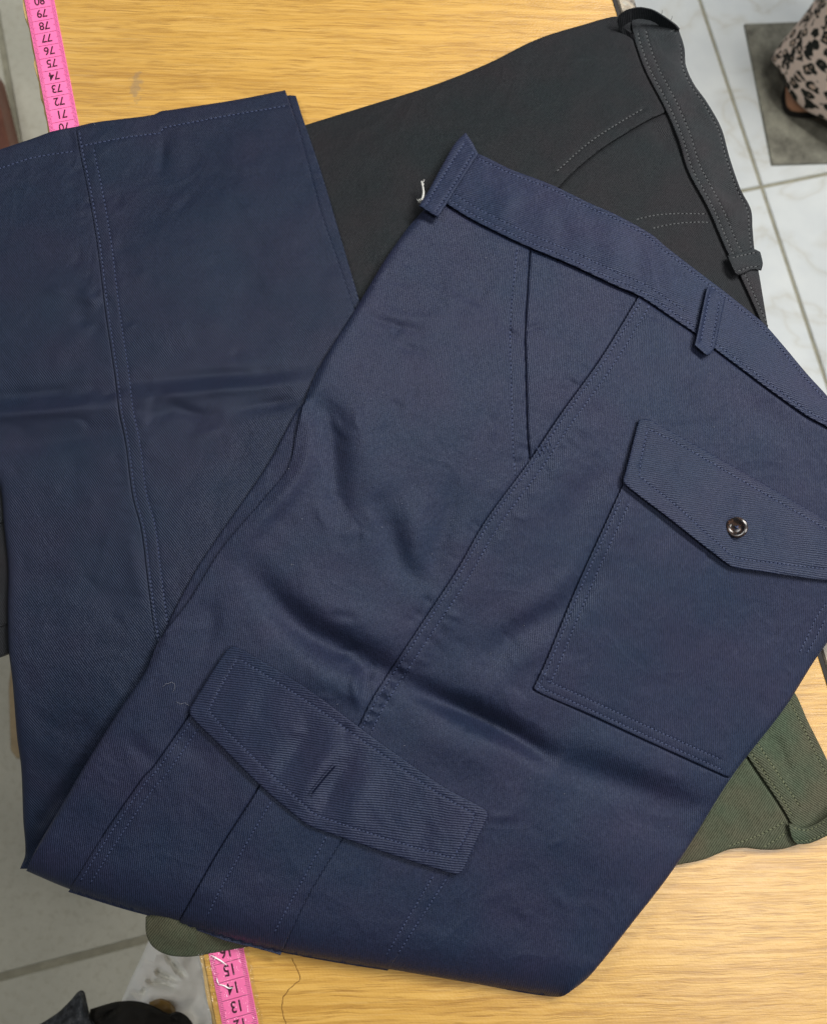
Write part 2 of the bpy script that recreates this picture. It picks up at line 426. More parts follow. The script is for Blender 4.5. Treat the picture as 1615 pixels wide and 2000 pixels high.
def wood_mat():
    s = NT('oak_laminate')
    gr = math.radians(-9.5)
    p = s.mapping(rot=gr)
    wn = s.n('ShaderNodeTexNoise'); s.l(s.mapping(rot=gr, scale=(38, 26, 1)), wn.inputs['Vector']); wn.inputs['Scale'].default_value = 1.0; wn.inputs['Detail'].default_value = 2
    def streak(sx, sy, amp, detail, off):
        m = s.n('ShaderNodeVectorMath', operation='MULTIPLY_ADD'); s.l(wn.outputs['Color'], m.inputs[0]); m.inputs[1].default_value = (0, amp * sy, 0); s.l(s.mapping(rot=gr, scale=(sx, sy, 30), loc=off), m.inputs[2])
        x = s.n('ShaderNodeTexNoise'); s.l(m.outputs[0], x.inputs['Vector']); x.inputs['Scale'].default_value = 1.0; x.inputs['Detail'].default_value = detail; x.inputs['Roughness'].default_value = 0.6
        return x.outputs['Fac']
    a = streak(13, 360, 0.0022, 4, (0, 0, 0)); b = streak(30, 1050, 0.0022, 2, (3, 1, 0)); broad = streak(3.2, 34, 0.01, 3, (5, 2, 0))
    f = s.math('ADD', s.math('MULTIPLY', a, 0.7), s.math('MULTIPLY_ADD', broad, 0.3, 0.075))
    col = s.ramp(f, [(0.40, (0.40, 0.205, 0.034, 1)), (0.52, (0.52, 0.288, 0.055, 1)), (0.64, (0.585, 0.338, 0.072, 1)), (0.78, (0.63, 0.38, 0.095, 1))])
    l1 = streak(7.5, 210, 0.004, 3, (1, 7, 0)); l2 = streak(11, 330, 0.004, 2, (8, 3, 0)); brk = streak(48, 300, 0.0, 2, (2, 9, 0))
    def line(n_, w): return s.ramp(s.math('ABSOLUTE', s.math('SUBTRACT', n_, 0.5)), [(0.0, 1.0), (w, 0.0)])
    ln_ = s.math('MAXIMUM', line(l1, 0.045), s.math('MULTIPLY', line(l2, 0.05), 0.8))
    ln_ = s.math('MULTIPLY', ln_, s.ramp(brk, [(0.38, 0.15), (0.56, 1.0)]))
    dash = s.ramp(b, [(0.36, 1.0), (0.45, 0.0)])
    ln_ = s.math('MINIMUM', s.math('ADD', s.math('MULTIPLY', ln_, 0.75), s.math('MULTIPLY', dash, 0.35)), 1.0)
    pore = s.math('SUBTRACT', 1.0, ln_)
    col = s.mix(pore, (0.34, 0.172, 0.030, 1), col)
    col = s.mix(s.math('MULTIPLY', s.ramp(b, [(0.56, 0.0), (0.70, 1.0)]), 0.25), col, (0.74, 0.50, 0.19, 1))
    # grey smudges rubbed into the surface
    q = un(266, 168)[:2]
    d = s.n('ShaderNodeVectorMath', operation='SUBTRACT'); s.l(s.mapping(), d.inputs[0]); d.inputs[1].default_value = (q[0], q[1], TABLE_Z)
    sc = s.n('ShaderNodeVectorMath', operation='MULTIPLY'); s.l(d.outputs[0], sc.inputs[0]); sc.inputs[1].default_value = (1 / 0.0048, 1 / 0.0125, 1)
    ln = s.n('ShaderNodeVectorMath', operation='LENGTH'); s.l(sc.outputs[0], ln.inputs[0])
    blot = s.noise(p, 330, 3)
    mk = s.ramp(s.math('ADD', ln.outputs['Value'], s.math('MULTIPLY_ADD', blot, 2.2, -1.1)), [(0.45, 0.45), (1.0, 0.0)])
    col = s.mix(mk, col, (0.20, 0.155, 0.11, 1))
    s.set(Base_Color=col, Roughness=s.math('MULTIPLY_ADD', blot, 0.16, 0.33), Specular_IOR_Level=0.6, Coat_Weight=0.35, Coat_Roughness=0.3)
    orange_peel = s.noise(p, 620, 2)
    h = s.math('ADD', s.math('MULTIPLY', pore, 0.6), s.math('MULTIPLY', orange_peel, 0.8))
    s.l(s.bump(h, 0.5, 0.00035), s.b.inputs['Normal'])
    return s.m
wood = wood_mat()

# ------------------------------------------------------------------ the floor
def marble_mat():
    s = NT('white_marble_tile'); p = s.mapping()
    v = s.n('ShaderNodeTexNoise'); s.l(p, v.inputs['Vector']); v.inputs['Scale'].default_value = 4.2; v.inputs['Detail'].default_value = 6; v.inputs['Distortion'].default_value = 1.6
    vein = s.math('ABSOLUTE', s.math('SUBTRACT', v.outputs['Fac'], 0.5))
    m = s.ramp(vein, [(0.0, 0.38), (0.012, 0.16), (0.05, 0.0)])
    cloud = s.noise(p, 6, 4, 0.6)
    col = s.mix(s.ramp(cloud, [(0.3, 0.0), (0.75, 1.0)]), (0.70, 0.73, 0.72, 1), (0.54, 0.575, 0.59, 1))
    col = s.mix(m, col, (0.42, 0.385, 0.29, 1))
    s.set(Base_Color=col, Roughness=0.28, Specular_IOR_Level=0.5); return s.m
def shaded_tile_mat():  # speckled tile; shade on the white floor is put into its darker colour
    s = NT('shaded_floor_tile'); p = s.mapping()
    a = s.noise(p, 7, 5, 0.65); b = s.noise(p, 85, 4, 0.7); c = s.noise(p, 420, 2)
    col = s.mix(s.ramp(a, [(0.3, 0.0), (0.7, 1.0)]), (0.46, 0.45, 0.37, 1), (0.57, 0.555, 0.46, 1))
    col = s.mix(s.ramp(b, [(0.36, 0.5), (0.5, 0.0)]), col, (0.42, 0.40, 0.31, 1))
    col = s.mix(s.ramp(c, [(0.66, 0.0), (0.74, 0.5)]), col, (0.7, 0.7, 0.62, 1))
    s.set(Base_Color=col, Roughness=0.55, Specular_IOR_Level=0.35); s.l(s.bump(b, 0.3, 0.002), s.b.inputs['Normal']); return s.m
def uv(u, v): return u * eU + v * eV
marble, shaded_tile = marble_mat(), shaded_tile_mat()
grout = plain('grout', (0.30, 0.285, 0.215, 1), 0.9, 0.2, 0.35, 60)
fl = mesh_obj('floor', *prism([(-3, -3), (3.2, -3), (3.2, 4), (-3, 4)], -0.05, -0.003), grout); fl['kind'] = 'structure'
def tile(u0, v0, su, sv, mat, gap):
    g = gap / 2
    c = [uv(u0 + g, v0 + g), uv(u0 + su - g, v0 + g), uv(u0 + su - g, v0 + sv - g), uv(u0 + g, v0 + sv - g)]
    return mesh_obj('tile', *prism(c, -0.02, 0.0, 0.0012), mat, fl, 30)
for i in range(-1, 3):
    for j in range(-4, 3):
        tile(0.816 + 0.6 * i, 0.622 + 0.6 * j, 0.6, 0.6, marble, 0.006)
for i in range(-4, 0):
    for j in range(-4, 4):
        tile(0.204 + 0.6 * i, -0.312 + 0.6 * j, 0.6 if i < -1 else 0.6, 0.6, shaded_tile, 0.011)

# ------------------------------------------------------------------ the table
TL0, TL1 = un(50, 0)[:2], un(396, 1870)[:2]
TR0, TR1 = un(1196, 0)[:2], un(1591, 1262)[:2]
def on_line(a, b, v):
    va, vb = a @ eV, b @ eV; t = (v - va) / (vb - va); return a + (b - a) * t
VB, VT = -0.335, 0.62
tl, tr_, bl, br = on_line(TL0, TL1, VT), on_line(TR0, TR1, VT), on_line(TL0, TL1, VB), on_line(TR0, TR1, VB)
table = thing('table', 'narrow table with pale oak laminate top and worn steel rails under the trousers', 'table', (float((tl+br)[0]/2), float((tl+br)[1]/2), 0))
def under(o, parent):
    if o.name in SUB: o.parent = SUB[o.name]; return o          # sewn on a part: a sub-part of it
    o.parent = parent; o.matrix_parent_inverse = Matrix.Translation(-Vector(parent.location)); return o
under(mesh_obj('tabletop', *prism([bl, br, tr_, tl], TABLE_Z - 0.018, TABLE_Z, 0.0009), wood), table)
# chipped edging along the left side
chip = plain('worn_edging', (0.52, 0.35, 0.14, 1), 0.35, 0.5, 0.35, 160)
V, F = [], []
ns = 150
for i in range(ns + 1):
    v = VB + (VT - VB) * i / ns; b = on_line(TL0, TL1, v); nz = vnoise(np.array([[v * 1000, 0.0]]), 9, 3)[0] + 0.6 * vnoise(np.array([[v * 1000, 5.0]]), 3, 5)[0]
    w = 0.0024 + 0.0022 * nz
    for du, z in ((0.0006, TABLE_Z - 0.0175), (-w * 0.8, TABLE_Z - 0.0175), (-w, TABLE_Z - 0.004), (-w * 0.7, TABLE_Z - 0.0012 + 0.0008 * nz), (0.0006, TABLE_Z - 0.0006)):
        q = b + eU * du; V.append((q[0], q[1], z))
for i in range(ns):
    for k in range(5):
        k2 = (k + 1) % 5; F.append((i*5+k, (i+1)*5+k, (i+1)*5+k2, i*5+k2))
F.append(tuple(range(5))); F.append(tuple(ns*5 + k for k in range(5))[::-1])
under(mesh_obj('edge_or_gap_strip', V, F, chip, None, 60), table)
def rust_mat():
    s = NT('worn_painted_steel'); p = s.mapping()
    a = s.noise(p, 60, 4, 0.6, 0.6); b = s.noise(p, 240, 3)
    col = s.ramp(a, [(0.36, (0.035, 0.028, 0.024, 1)), (0.47, (0.16, 0.145, 0.12, 1)), (0.56, (0.33, 0.28, 0.21, 1)), (0.66, (0.30, 0.29, 0.25, 1))])
    col = s.mix(s.ramp(b, [(0.4, 0.4), (0.5, 0.0)]), col, (0.07, 0.045, 0.03, 1))
    s.set(Base_Color=col, Roughness=0.45, Metallic=0.25); s.l(s.bump(a, 0.4, 0.001), s.b.inputs['Normal']); return s.m
steel = rust_mat(); gap_shade = plain('dark_gap_shade', (0.012, 0.01, 0.009, 1), 0.6, 0.3, 0.4, 300)
def strip(name, a0, a1, o0, o1, z0, z1, mat, bev=0.001):
    p = [a1 + eU * o0, a1 + eU * o1, a0 + eU * o1, a0 + eU * o0]
    return under(mesh_obj(name, *prism(p, z0, z1, bev), mat), table)
strip('edge_or_gap_strip', tr_, br, 0.0002, 0.0048, TABLE_Z - 0.017, TABLE_Z - 0.0025, gap_shade)  # shade in the gap beside the rail, built as a black strip
strip('rail', tr_, br, 0.0052, 0.0185, TABLE_Z - 0.03, TABLE_Z - 0.004, steel, 0.0015)
strip('rail', tl, bl, 0.012, 0.03, TABLE_Z - 0.042, TABLE_Z - 0.0185, steel, 0.0015)
for c, du, dv in ((tl, 0.012, -0.06), (tr_, -0.01, -0.06), (bl, 0.012, 0.03), (br, -0.01, 0.03)):
    q = c + eU * du + eV * dv
    p = [q, q + eU * 0.025, q + eU * 0.025 + eV * 0.025, q + eV * 0.025]
    under(mesh_obj('leg', *prism(p, 0.0, TABLE_Z - 0.0185, 0.0), steel), table)
# hairline crack in the laminate
ck = smooth([(570, 1872), (578, 1888), (586, 1908), (584, 1916), (574, 1924), (562, 1936), (554, 1948), (551, 1962), (554, 1985), (560, 2003), (566, 2030)], False, 4)
ck = ck + np.random.randn(*ck.shape) * 0.5
wd = 0.5 + 0.4 * np.random.rand(len(ck)); tn = np.gradient(ck, axis=0); tn /= np.linalg.norm(tn, axis=1, keepdims=True); nn = np.stack([-tn[:, 1], tn[:, 0]], 1)
V = np.concatenate([unproj(ck + nn * wd[:, None], 0.12), unproj(ck - nn * wd[:, None], 0.12)])
k = len(ck); F = [(i, i + 1, k + i + 1, k + i) for i in range(k - 1)]
under(mesh_obj('crack', V, F, plain('crack_dark', (0.16, 0.08, 0.022, 1), 0.9, 0.1)), table)

# ------------------------------------------------------------------ tape measure stuck along the table's left edge
def tape_mat():
    s = NT('pink_vinyl'); f = s.noise(s.mapping(), 90, 3)
    s.set(Base_Color=s.mix(f, (0.88, 0.15, 0.38, 1), (0.93, 0.21, 0.46, 1)), Roughness=0.38, Specular_IOR_Level=0.45); return s.m
pink = tape_mat(); ink = plain('tape_ink', (0.10, 0.008, 0.035, 1), 0.5, 0.4); ink_blk = plain('numeral_ink', (0.05, 0.006, 0.02, 1), 0.5, 0.4)
rim = plain('tape_rim', (0.60, 0.10, 0.24, 1), 0.45, 0.4)
T79, T13 = un(81, 16.2)[:2], un(460, 1948.6)[:2]
tdir = (T79 - T13) / np.linalg.norm(T79 - T13); tnor = np.array([tdir[1], -tdir[0]])      # tnor points to the right in the photo
def tp(t, s): return T13 + (T79 - T13) * ((t - 13) / 66.0) + tnor * s / 100.0            # t, s in cm
tape = thing('tape_measure', 'pink tape measure with dark numerals stuck along the table edge', 'tape measure', (float(T13[0]), float(T13[1]), TABLE_Z))
HW = 1.0
def quadstrip(t0, t1, s0, s1, z):
    return [tuple(tp(t0, s0)) + (z,), tuple(tp(t0, s1)) + (z,), tuple(tp(t1, s1)) + (z,), tuple(tp(t1, s0)) + (z,)]
c = [tp(0.3, -HW), tp(0.3, HW), tp(91, HW), tp(91, -HW)]
under(mesh_obj('tape_band', *prism(c, TABLE_Z + 0.00005, TABLE_Z + 0.0004, 0.00008), pink), tape)
zt = TABLE_Z + 0.00046
V, F = [], []
def tick(t, s0, s1, w, z=zt):
    kk = len(V); V.extend(quadstrip(t - w / 2, t + w / 2, s0, s1, z)); F.append((kk, kk + 1, kk + 2, kk + 3))
for cm in range(1, 90):
    tick(cm, -0.80, 0.80, 0.028)
    for mm in range(1, 10):
        ln = 0.33 if mm == 5 else 0.24
        tick(cm + mm / 10, -0.97, -0.97 + ln, 0.026); tick(cm + mm / 10, 0.97 - ln, 0.97, 0.026)
    tick(cm, -0.97, -0.80, 0.026); tick(cm, 0.80, 0.97, 0.026)
o = under(mesh_obj('scale_marks', V, F, ink, None, None), tape); o['kind'] = 'stuff'
ang = math.atan2(tnor[1], tnor[0]) + math.pi
def numeral(n_):
    cu = bpy.data.curves.new('numeral', 'FONT'); cu.body = str(n_); cu.size = 0.0079; cu.align_x = 'CENTER'; cu.align_y = 'CENTER'
    cu.space_character = 0.98; cu.offset = 0.00012
    tmp = bpy.data.objects.new('numeral', cu); COL.objects.link(tmp)
    dg = bpy.context.evaluated_depsgraph_get(); me = bpy.data.meshes.new_from_object(tmp.evaluated_get(dg))
    bpy.data.objects.remove(tmp); bpy.data.curves.remove(cu)
    o = bpy.data.objects.new('numeral', me); COL.objects.link(o); me.materials.clear(); me.materials.append(ink_blk)
    p = tp(n_ - 0.42, 0.0); me.transform(Matrix.Translation((p[0], p[1], zt + 0.00004)) @ Matrix.Rotation(ang, 4, 'Z') @ Matrix.Diagonal((0.95, 1.12, 1, 1)))
    under(o, tape)
for q in list(range(10, 18)) + list(range(68, 84)): numeral(q)

# clear adhesive film over the start of the tape, wrapped round the edge
def film_mat():
    s = NT('clear_film'); s.t.nodes.remove(s.b)
    tr = s.n('ShaderNodeBsdfTransparent'); tr.inputs[0].default_value = (0.97, 0.97, 0.96, 1)
    gl = s.n('ShaderNodeBsdfGlossy'); gl.inputs['Roughness'].default_value = 0.16
    p = s.mapping(); a = s.noise(p, 260, 3, 0.6, 1.0)
    s.l(s.bump(a, 0.9, 0.0012), gl.inputs['Normal'])
    mx = s.n('ShaderNodeMixShader'); mx.inputs[0].default_value = 0.10; s.l(tr.outputs[0], mx.inputs[1]); s.l(gl.outputs[0], mx.inputs[2])
    s.l(mx.outputs[0], s.out.inputs[0]); return s.m
film = film_mat()
V, F = [], []; nt, nsx = 60, 22
for i in range(nt + 1):
    t = 7.5 + 9.5 * i / nt
    for j in range(nsx + 1):
        s_ = -1.62 + (1.28 + 1.62) * j / nsx
        p = tp(t, s_ + 0.03 * math.sin(t * 5.0) * (j == nsx))
        wr = 0.00016 * math.sin(t * 9 + j * 0.7) * math.sin(j * 0.9 + t) + (0.0002 if j < 6 else 0)
        V.append((p[0], p[1], TABLE_Z + 0.00085 + abs(wr)))
for i in range(nt):
    for j in range(nsx):
        k = i * (nsx + 1) + j; F.append((k, k + 1, k + nsx + 2, k + nsx + 1))
tag(mesh_obj('adhesive_film', V, F, film), 'crinkled clear adhesive film covering the low numbers of the pink tape measure', 'sticky tape')
# frayed white scuffs on the tape
scuff = plain('scuffed_white', (0.85, 0.80, 0.80, 1), 0.5, 0.4, 0.1, 800)
for pts, w in (([(413, 1866), (424, 1872), (434, 1878), (444, 1886)], 0.00045), ([(427, 1923), (438, 1925), (447, 1930), (456, 1929)], 0.0004), ([(424, 1910), (425, 1917), (428, 1922)], 0.0004), ([(423, 1868), (418, 1876)], 0.0003)):
    pp = unproj(smooth(pts, False, 3), 1.2); rr = np.sin(np.linspace(0.25, math.pi - 0.12, len(pp))) * w
    V, F = tube(pp, rr, 5); under(mesh_obj('scuff', V, F, scuff), tape)

# ------------------------------------------------------------------ olive trousers (lowest of the pile)
olive = thing('olive_trousers', 'folded olive green twill trousers at the bottom of the pile', 'trousers', (0.15, -0.1, TABLE_Z))
U = lambda o: under(o, olive)
g_ctrl = control([(1560, 1400, 6), (1600, 1560, 6.5), (1480, 1640, 4), (1330, 1680, 5), (1450, 1540, 7.5), (900, 1700, 9), (400, 1800, 8), (330, 1840, 4)], 120)
g_wr = wrinkles([([(1500, 1420), (1525, 1470), (1540, 1530)], -1.8, 12), ([(1480, 1440), (1500, 1500), (1520, 1550)], 1.2, 16), ([(1420, 1560), (1450, 1600), (1460, 1640)], -0.7, 18)])
g_fold = folds([([(285, 1780), (286, 1824), (298, 1848), (324, 1864), (360, 1869), (392, 1866), (500, 1846), (640, 1815)][::-1], 26, 5)])
def gh(P): return g_ctrl(P) + g_wr(P) - g_fold(P) + 0.5 * vnoise(P, 60, 2)
def gbot(P): return np.full(len(P), 0.4)
g_out = [(1500, 1330), (1547, 1347), (1577, 1409), (1604, 1463), (1617, 1490), (1640, 1540), (1655, 1590), (1630, 1622), (1585, 1640), (1550, 1652), (1529, 1658), (1492, 1660), (1452, 1656), (1421, 1660), (1373, 1679), (1315, 1691), (1100, 1745), (640, 1815), (500, 1846), (392, 1866), (360, 1869), (324, 1864), (298, 1848), (286, 1824), (285, 1792), (330, 1740), (700, 1600), (1200, 1430)]
g_seam = [(1420, 1415), (1460, 1478), (1498, 1534), (1529, 1581), (1546, 1612), (1556, 1636)]
U(cloth('body', g_out, gh, 1, green_fab, None, (4, 1.2), 7, gbot, groove=grooves([(g_seam, 2.2, 3.5)])))
gw_out = g_seam + [(1600, 1628), (1640, 1612), (1655, 1590), (1640, 1540), (1617, 1490), (1604, 1463), (1577, 1409), (1547, 1347), (1510, 1320)]
gwh = lambda P: gh(P) + 1.3
ROWS_0 = [offset_line(g_seam, -9)[2:-6], offset_line(g_seam, -30)[2:-8], offset_line([(1547, 1347), (1577, 1409), (1604, 1463), (1625, 1508)], 14)]
gw = U(cloth('waistband', gw_out, gwh, 1.2, green_band, None, (3, 0.7), 6, groove=grooves([(r_, 0.3, 2.6) for r_ in ROWS_0])))
U(stitches('stitching', ROWS_0, lambda P, f=gwh: f(P) - 0.17, GTH, None, 8.5))
U(stitches('stitching', [smooth([(1421, 1653), (1470, 1636), (1500, 1622), (1530, 1606)], False), smooth([(1490, 1655), (1515, 1640), (1540, 1622)], False)], gh, GTH, None, 8.5))
gl_ctrl = control([(1545, 1620, 2.2), (1570, 1632, 2.6), (1600, 1622, 5.0), (1640, 1600, 7.5), (1680, 1580, 8.5)], 22)
gl_out = [(1538, 1607), (1552, 1612), (1570, 1617), (1591, 1610), (1615, 1594), (1655, 1565), (1690, 1545), (1700, 1580), (1660, 1610), (1615, 1632), (1592, 1643), (1577, 1648), (1554, 1649), (1545, 1636)]
glh = lambda P: gh(P) + 1.0 + gl_ctrl(P) - 0.018 * np.maximum(0, np.abs(seg_dist(P, np.array([(1540, 1628), (1577, 1633), (1615, 1614), (1690, 1565)], float))) - 4) ** 1.5 * 0.5
ROWS_1 = [smooth([(1548, 1616), (1570, 1622), (1593, 1615), (1615, 1600)], False), smooth([(1552, 1642), (1577, 1642), (1592, 1637), (1615, 1626)], False)]
U(cloth('belt_loop', gl_out, glh, 1.3, green_band, None, (4, 0.9), 5, groove=grooves([(r_, 0.3, 2.6) for r_ in ROWS_1])))
U(stitches('stitching', ROWS_1, lambda P, f=glh: f(P) - 0.17, GTH, None, 8.5))

# ------------------------------------------------------------------ black trousers (middle of the pile)
black = thing('black_trousers', 'charcoal black twill trousers lying between the olive and the navy pairs', 'trousers', (0.1, 0.25, TABLE_Z))
U = lambda o: under(o, black)
b_ctrl = control([(600, 250, 4), (900, 150, 5), (1180, 45, 6), (900, 300, 8.5), (1250, 200, 9), (1420, 400, 8), (1480, 600, 6), (1000, 450, 9), (700, 500, 7), (690, 570, 4), (300, 900, 7), (0, 1050, 4), (0, 1250, 1)], 110)
b_wr = wrinkles([([(1262, 232), (1285, 262), (1308, 300)], -1.7, 11), ([(1295, 240), (1320, 290), (1345, 345)], -1.2, 16),
                 ([(1335, 95), (1352, 130), (1366, 170)], -2.0, 26), ([(1370, 170), (1390, 220), (1400, 260)], 1.5, 22), ([(1390, 360), (1430, 380), (1465, 392)], -2.0, 16), ([(1400, 405), (1440, 425), (1470, 440)], 1.5, 18),
                 ([(720, 300), (800, 420), (840, 500)], -1.0, 40), ([(680, 470), (720, 520), (760, 560)], -1.5, 28), ([(900, 200), (1000, 260), (1050, 350)], 0.8, 60)])
def bh(P): return b_ctrl(P) + b_wr(P) + 0.7 * vnoise(P, 80, 8) + 0.25 * vnoise(P, 30, 9)
def bbot(P): return np.full(len(P), 0.4)
b_right = [(1324, 58), (1335, 93), (1338, 128), (1353, 163), (1378, 198), (1407, 250), (1423, 307), (1444, 368), (1465, 410), (1468, 448), (1473, 490), (1481, 531), (1497, 637)]
b_top = [(520, 268), (600, 243), (700, 212), (850, 165), (950, 125), (1050, 76), (1150, 45), (1200, 32), (1231, 34), (1292, 42)]
b_out = b_top + b_right + [(1500, 700), (1300, 800), (700, 1010), (200, 1200), (0, 1283), (-70, 1300), (-70, 960), (0, 930), (300, 500)]
b_curve = [(1300, 214), (1296, 220), (1266, 234), (1228, 256), (1164, 298), (1100, 355), (1040, 430), (1000, 500)]
bp_out = [(1200, 33), (1150, 46), (1050, 77), (950, 126), (850, 166), (700, 213), (600, 244), (520, 269), (300, 500), (300, 700), (800, 700), (1000, 500)] + b_curve[::-1][1:] + [(1262, 138), (1243, 86), (1237, 60), (1231, 36)]
bph = lambda P: bh(P) + 0.8
b_seam = [(1233, 52), (1236, 64), (1241, 86), (1260, 138), (1298, 211), (1324, 272), (1343, 333), (1382, 406), (1420, 493), (1446, 541), (1481, 618), (1492, 645)]
bw_out = b_seam + [(1499, 640), (1481, 531), (1473, 490), (1469, 448), (1466, 410), (1445, 368), (1424, 307), (1408, 250), (1379, 198), (1354, 163), (1339, 128), (1336, 93), (1325, 58), (1292, 41), (1233, 33)]
bwh = lambda P: bh(P) + 2.0
U(cloth('body', b_out, bh, 1, black_fab, None, (4, 1.4), 7, lambda P: np.where(P[:, 0] < 60, bh(P) - 5, 0.4), groove=grooves([(b_seam, 1.6, 3), (b_curve, 1.6, 3)])))
ROWS_3 = [offset_line(b_curve[2:6], 24)]
U(cloth('front_panel', bp_out, bph, 1.0, black_fab, None, (2.5, 0.6), 7, groove=grooves([(b_seam[:5], 1.4, 3)] + [(r_, 0.3, 2.6) for r_ in ROWS_3])))
ROWS_2 = [offset_line(b_seam, -9)[2:-1], offset_line(b_seam, -25)[2:-22], offset_line(b_right, 6)[4:-24]]
U(cloth('waistband', bw_out, bwh, 1.3, black_sheen_band, None, (2.5, 0.6), 6, groove=grooves([(r_, 0.3, 2.6) for r_ in ROWS_2])))
U(stitches('stitching', ROWS_2, lambda P, f=bwh: f(P) - 0.17, BTH, None, 8.5))
U(stitches('stitching', ROWS_3, lambda P, f=bph: f(P) - 0.17, BTH, None, 8))
U(stitches('stitching', [smooth([(1241, 429), (1280, 420), (1330, 417), (1382, 418)], False), smooth([(1273, 446), (1310, 438), (1350, 434), (1388, 434)], False)], bh, BTH, None, 8))
bl_out = [(1419, 500), (1428, 520), (1437, 538), (1447, 536), (1468, 527), (1486, 528), (1489, 515), (1484, 492), (1470, 486), (1445, 492)]
blh = lambda P: bh(P) + 3.6 + 2.4 * np.exp(-((P[:, 0] - 1428) ** 2 + (P[:, 1] - 520) ** 2) / 500)
ROWS_4 = [smooth([(1428, 504), (1448, 499), (1476, 493)], False), smooth([(1440, 530), (1462, 522), (1482, 520)], False)]
U(cloth('belt_loop', bl_out, blh, 1.4, black_sheen_band, None, (4, 1.0), 5, groove=grooves([(r_, 0.3, 2.6) for r_ in ROWS_4])))
U(stitches('stitching', ROWS_4, lambda P, f=blh: f(P) - 0.17, BTH, None, 8))
# loose belt loop standing up at the waistband's end: a ribbon on a curve in space
path = [(1238, 70, 9.0), (1219, 58, 9.0), (1205, 44, 12.0), (1210, 31, 16), (1228, 21, 19), (1250, 17, 20), (1275, 22, 18.5), (1300, 38, 15), (1318, 51, 11.5), (1325, 60, 10.5)]
P3 = np.array(path, float); tq = np.arange(len(P3)); tf = np.linspace(0, len(P3) - 1, 60)
px_, py_, ph_ = (np.interp(tf, tq, P3[:, i]) for i in range(3))
for _ in range(4):
    for a in (px_, py_, ph_): a[1:-1] = (a[:-2] + 2 * a[1:-1] + a[2:]) / 4
ctr = unproj(np.stack([px_, py_], 1), ph_)
inw = np.array([0.35, -0.75, 0]); V, F = [], []
for i in range(60):
    s = i / 59
    wd = np.array([0.0040 * (1 - s) + 0.0008, -0.0056 * (1 - s) ** 1.3 - 0.0012, 0.0]) * (1.0 if s < 0.45 else 0.75)
    dz = np.array([0, 0, -0.0085 + 0.003 * (1 - s)]) * min(1, 0.4 + s * 3)
    a = ctr[i] - (wd + dz) * 0.15; b = ctr[i] + (wd + dz) * 0.85
    t_ = ctr[min(i + 1, 59)] - ctr[max(i - 1, 0)]; nn_ = np.cross(t_, b - a); nn_ = nn_ / max(np.linalg.norm(nn_), 1e-9) * 0.0006
    V += [a + nn_, b + nn_, b - nn_, a - nn_]
for i in range(59):
    for k in range(4):
        k2 = (k + 1) % 4; F.append((i*4+k, i*4+k2, (i+1)*4+k2, (i+1)*4+k))
F += [(0, 3, 2, 1), (236, 237, 238, 239)]
lp = U(mesh_obj('belt_loop', V, F, black_fab, None, 50)); lp['label'] = 'loose belt loop standing up from the waistband end'
fr = []
for a, b in (((1290, 30), (1293, 20)), ((1309, 41), (1312, 31)), ((1322, 60), (1318, 68)), ((1316, 58), (1308, 62))):
    fr.append(tube(unproj([a, ((a[0]+b[0])/2+.8, (a[1]+b[1])/2), b], [13, 15, 16]), 0.00018, 4))
mesh_obj('frayed_thread', *join(fr), black_thread, lp)
# folded leg layers peeping out at the left
for yo, oh in ((1225, 1.2), (1022, 2.4)):
    pl = [(-70, yo - 250), (60, yo - 250), (60, yo - 8), (12, yo - 4), (0, yo), (-70, yo + 10)]
    U(cloth('leg_layer', pl, lambda P, oh=oh: bh(P) + oh, 1.0, black_fab, None, (3, 0.7), 9))

# ------------------------------------------------------------------ navy trousers (top of the pile)
navy = thing('navy_trousers', 'navy blue twill cargo trousers folded over on top of the pile', 'trousers', (0.05, 0.05, TABLE_Z))
U = lambda o: under(o, navy)
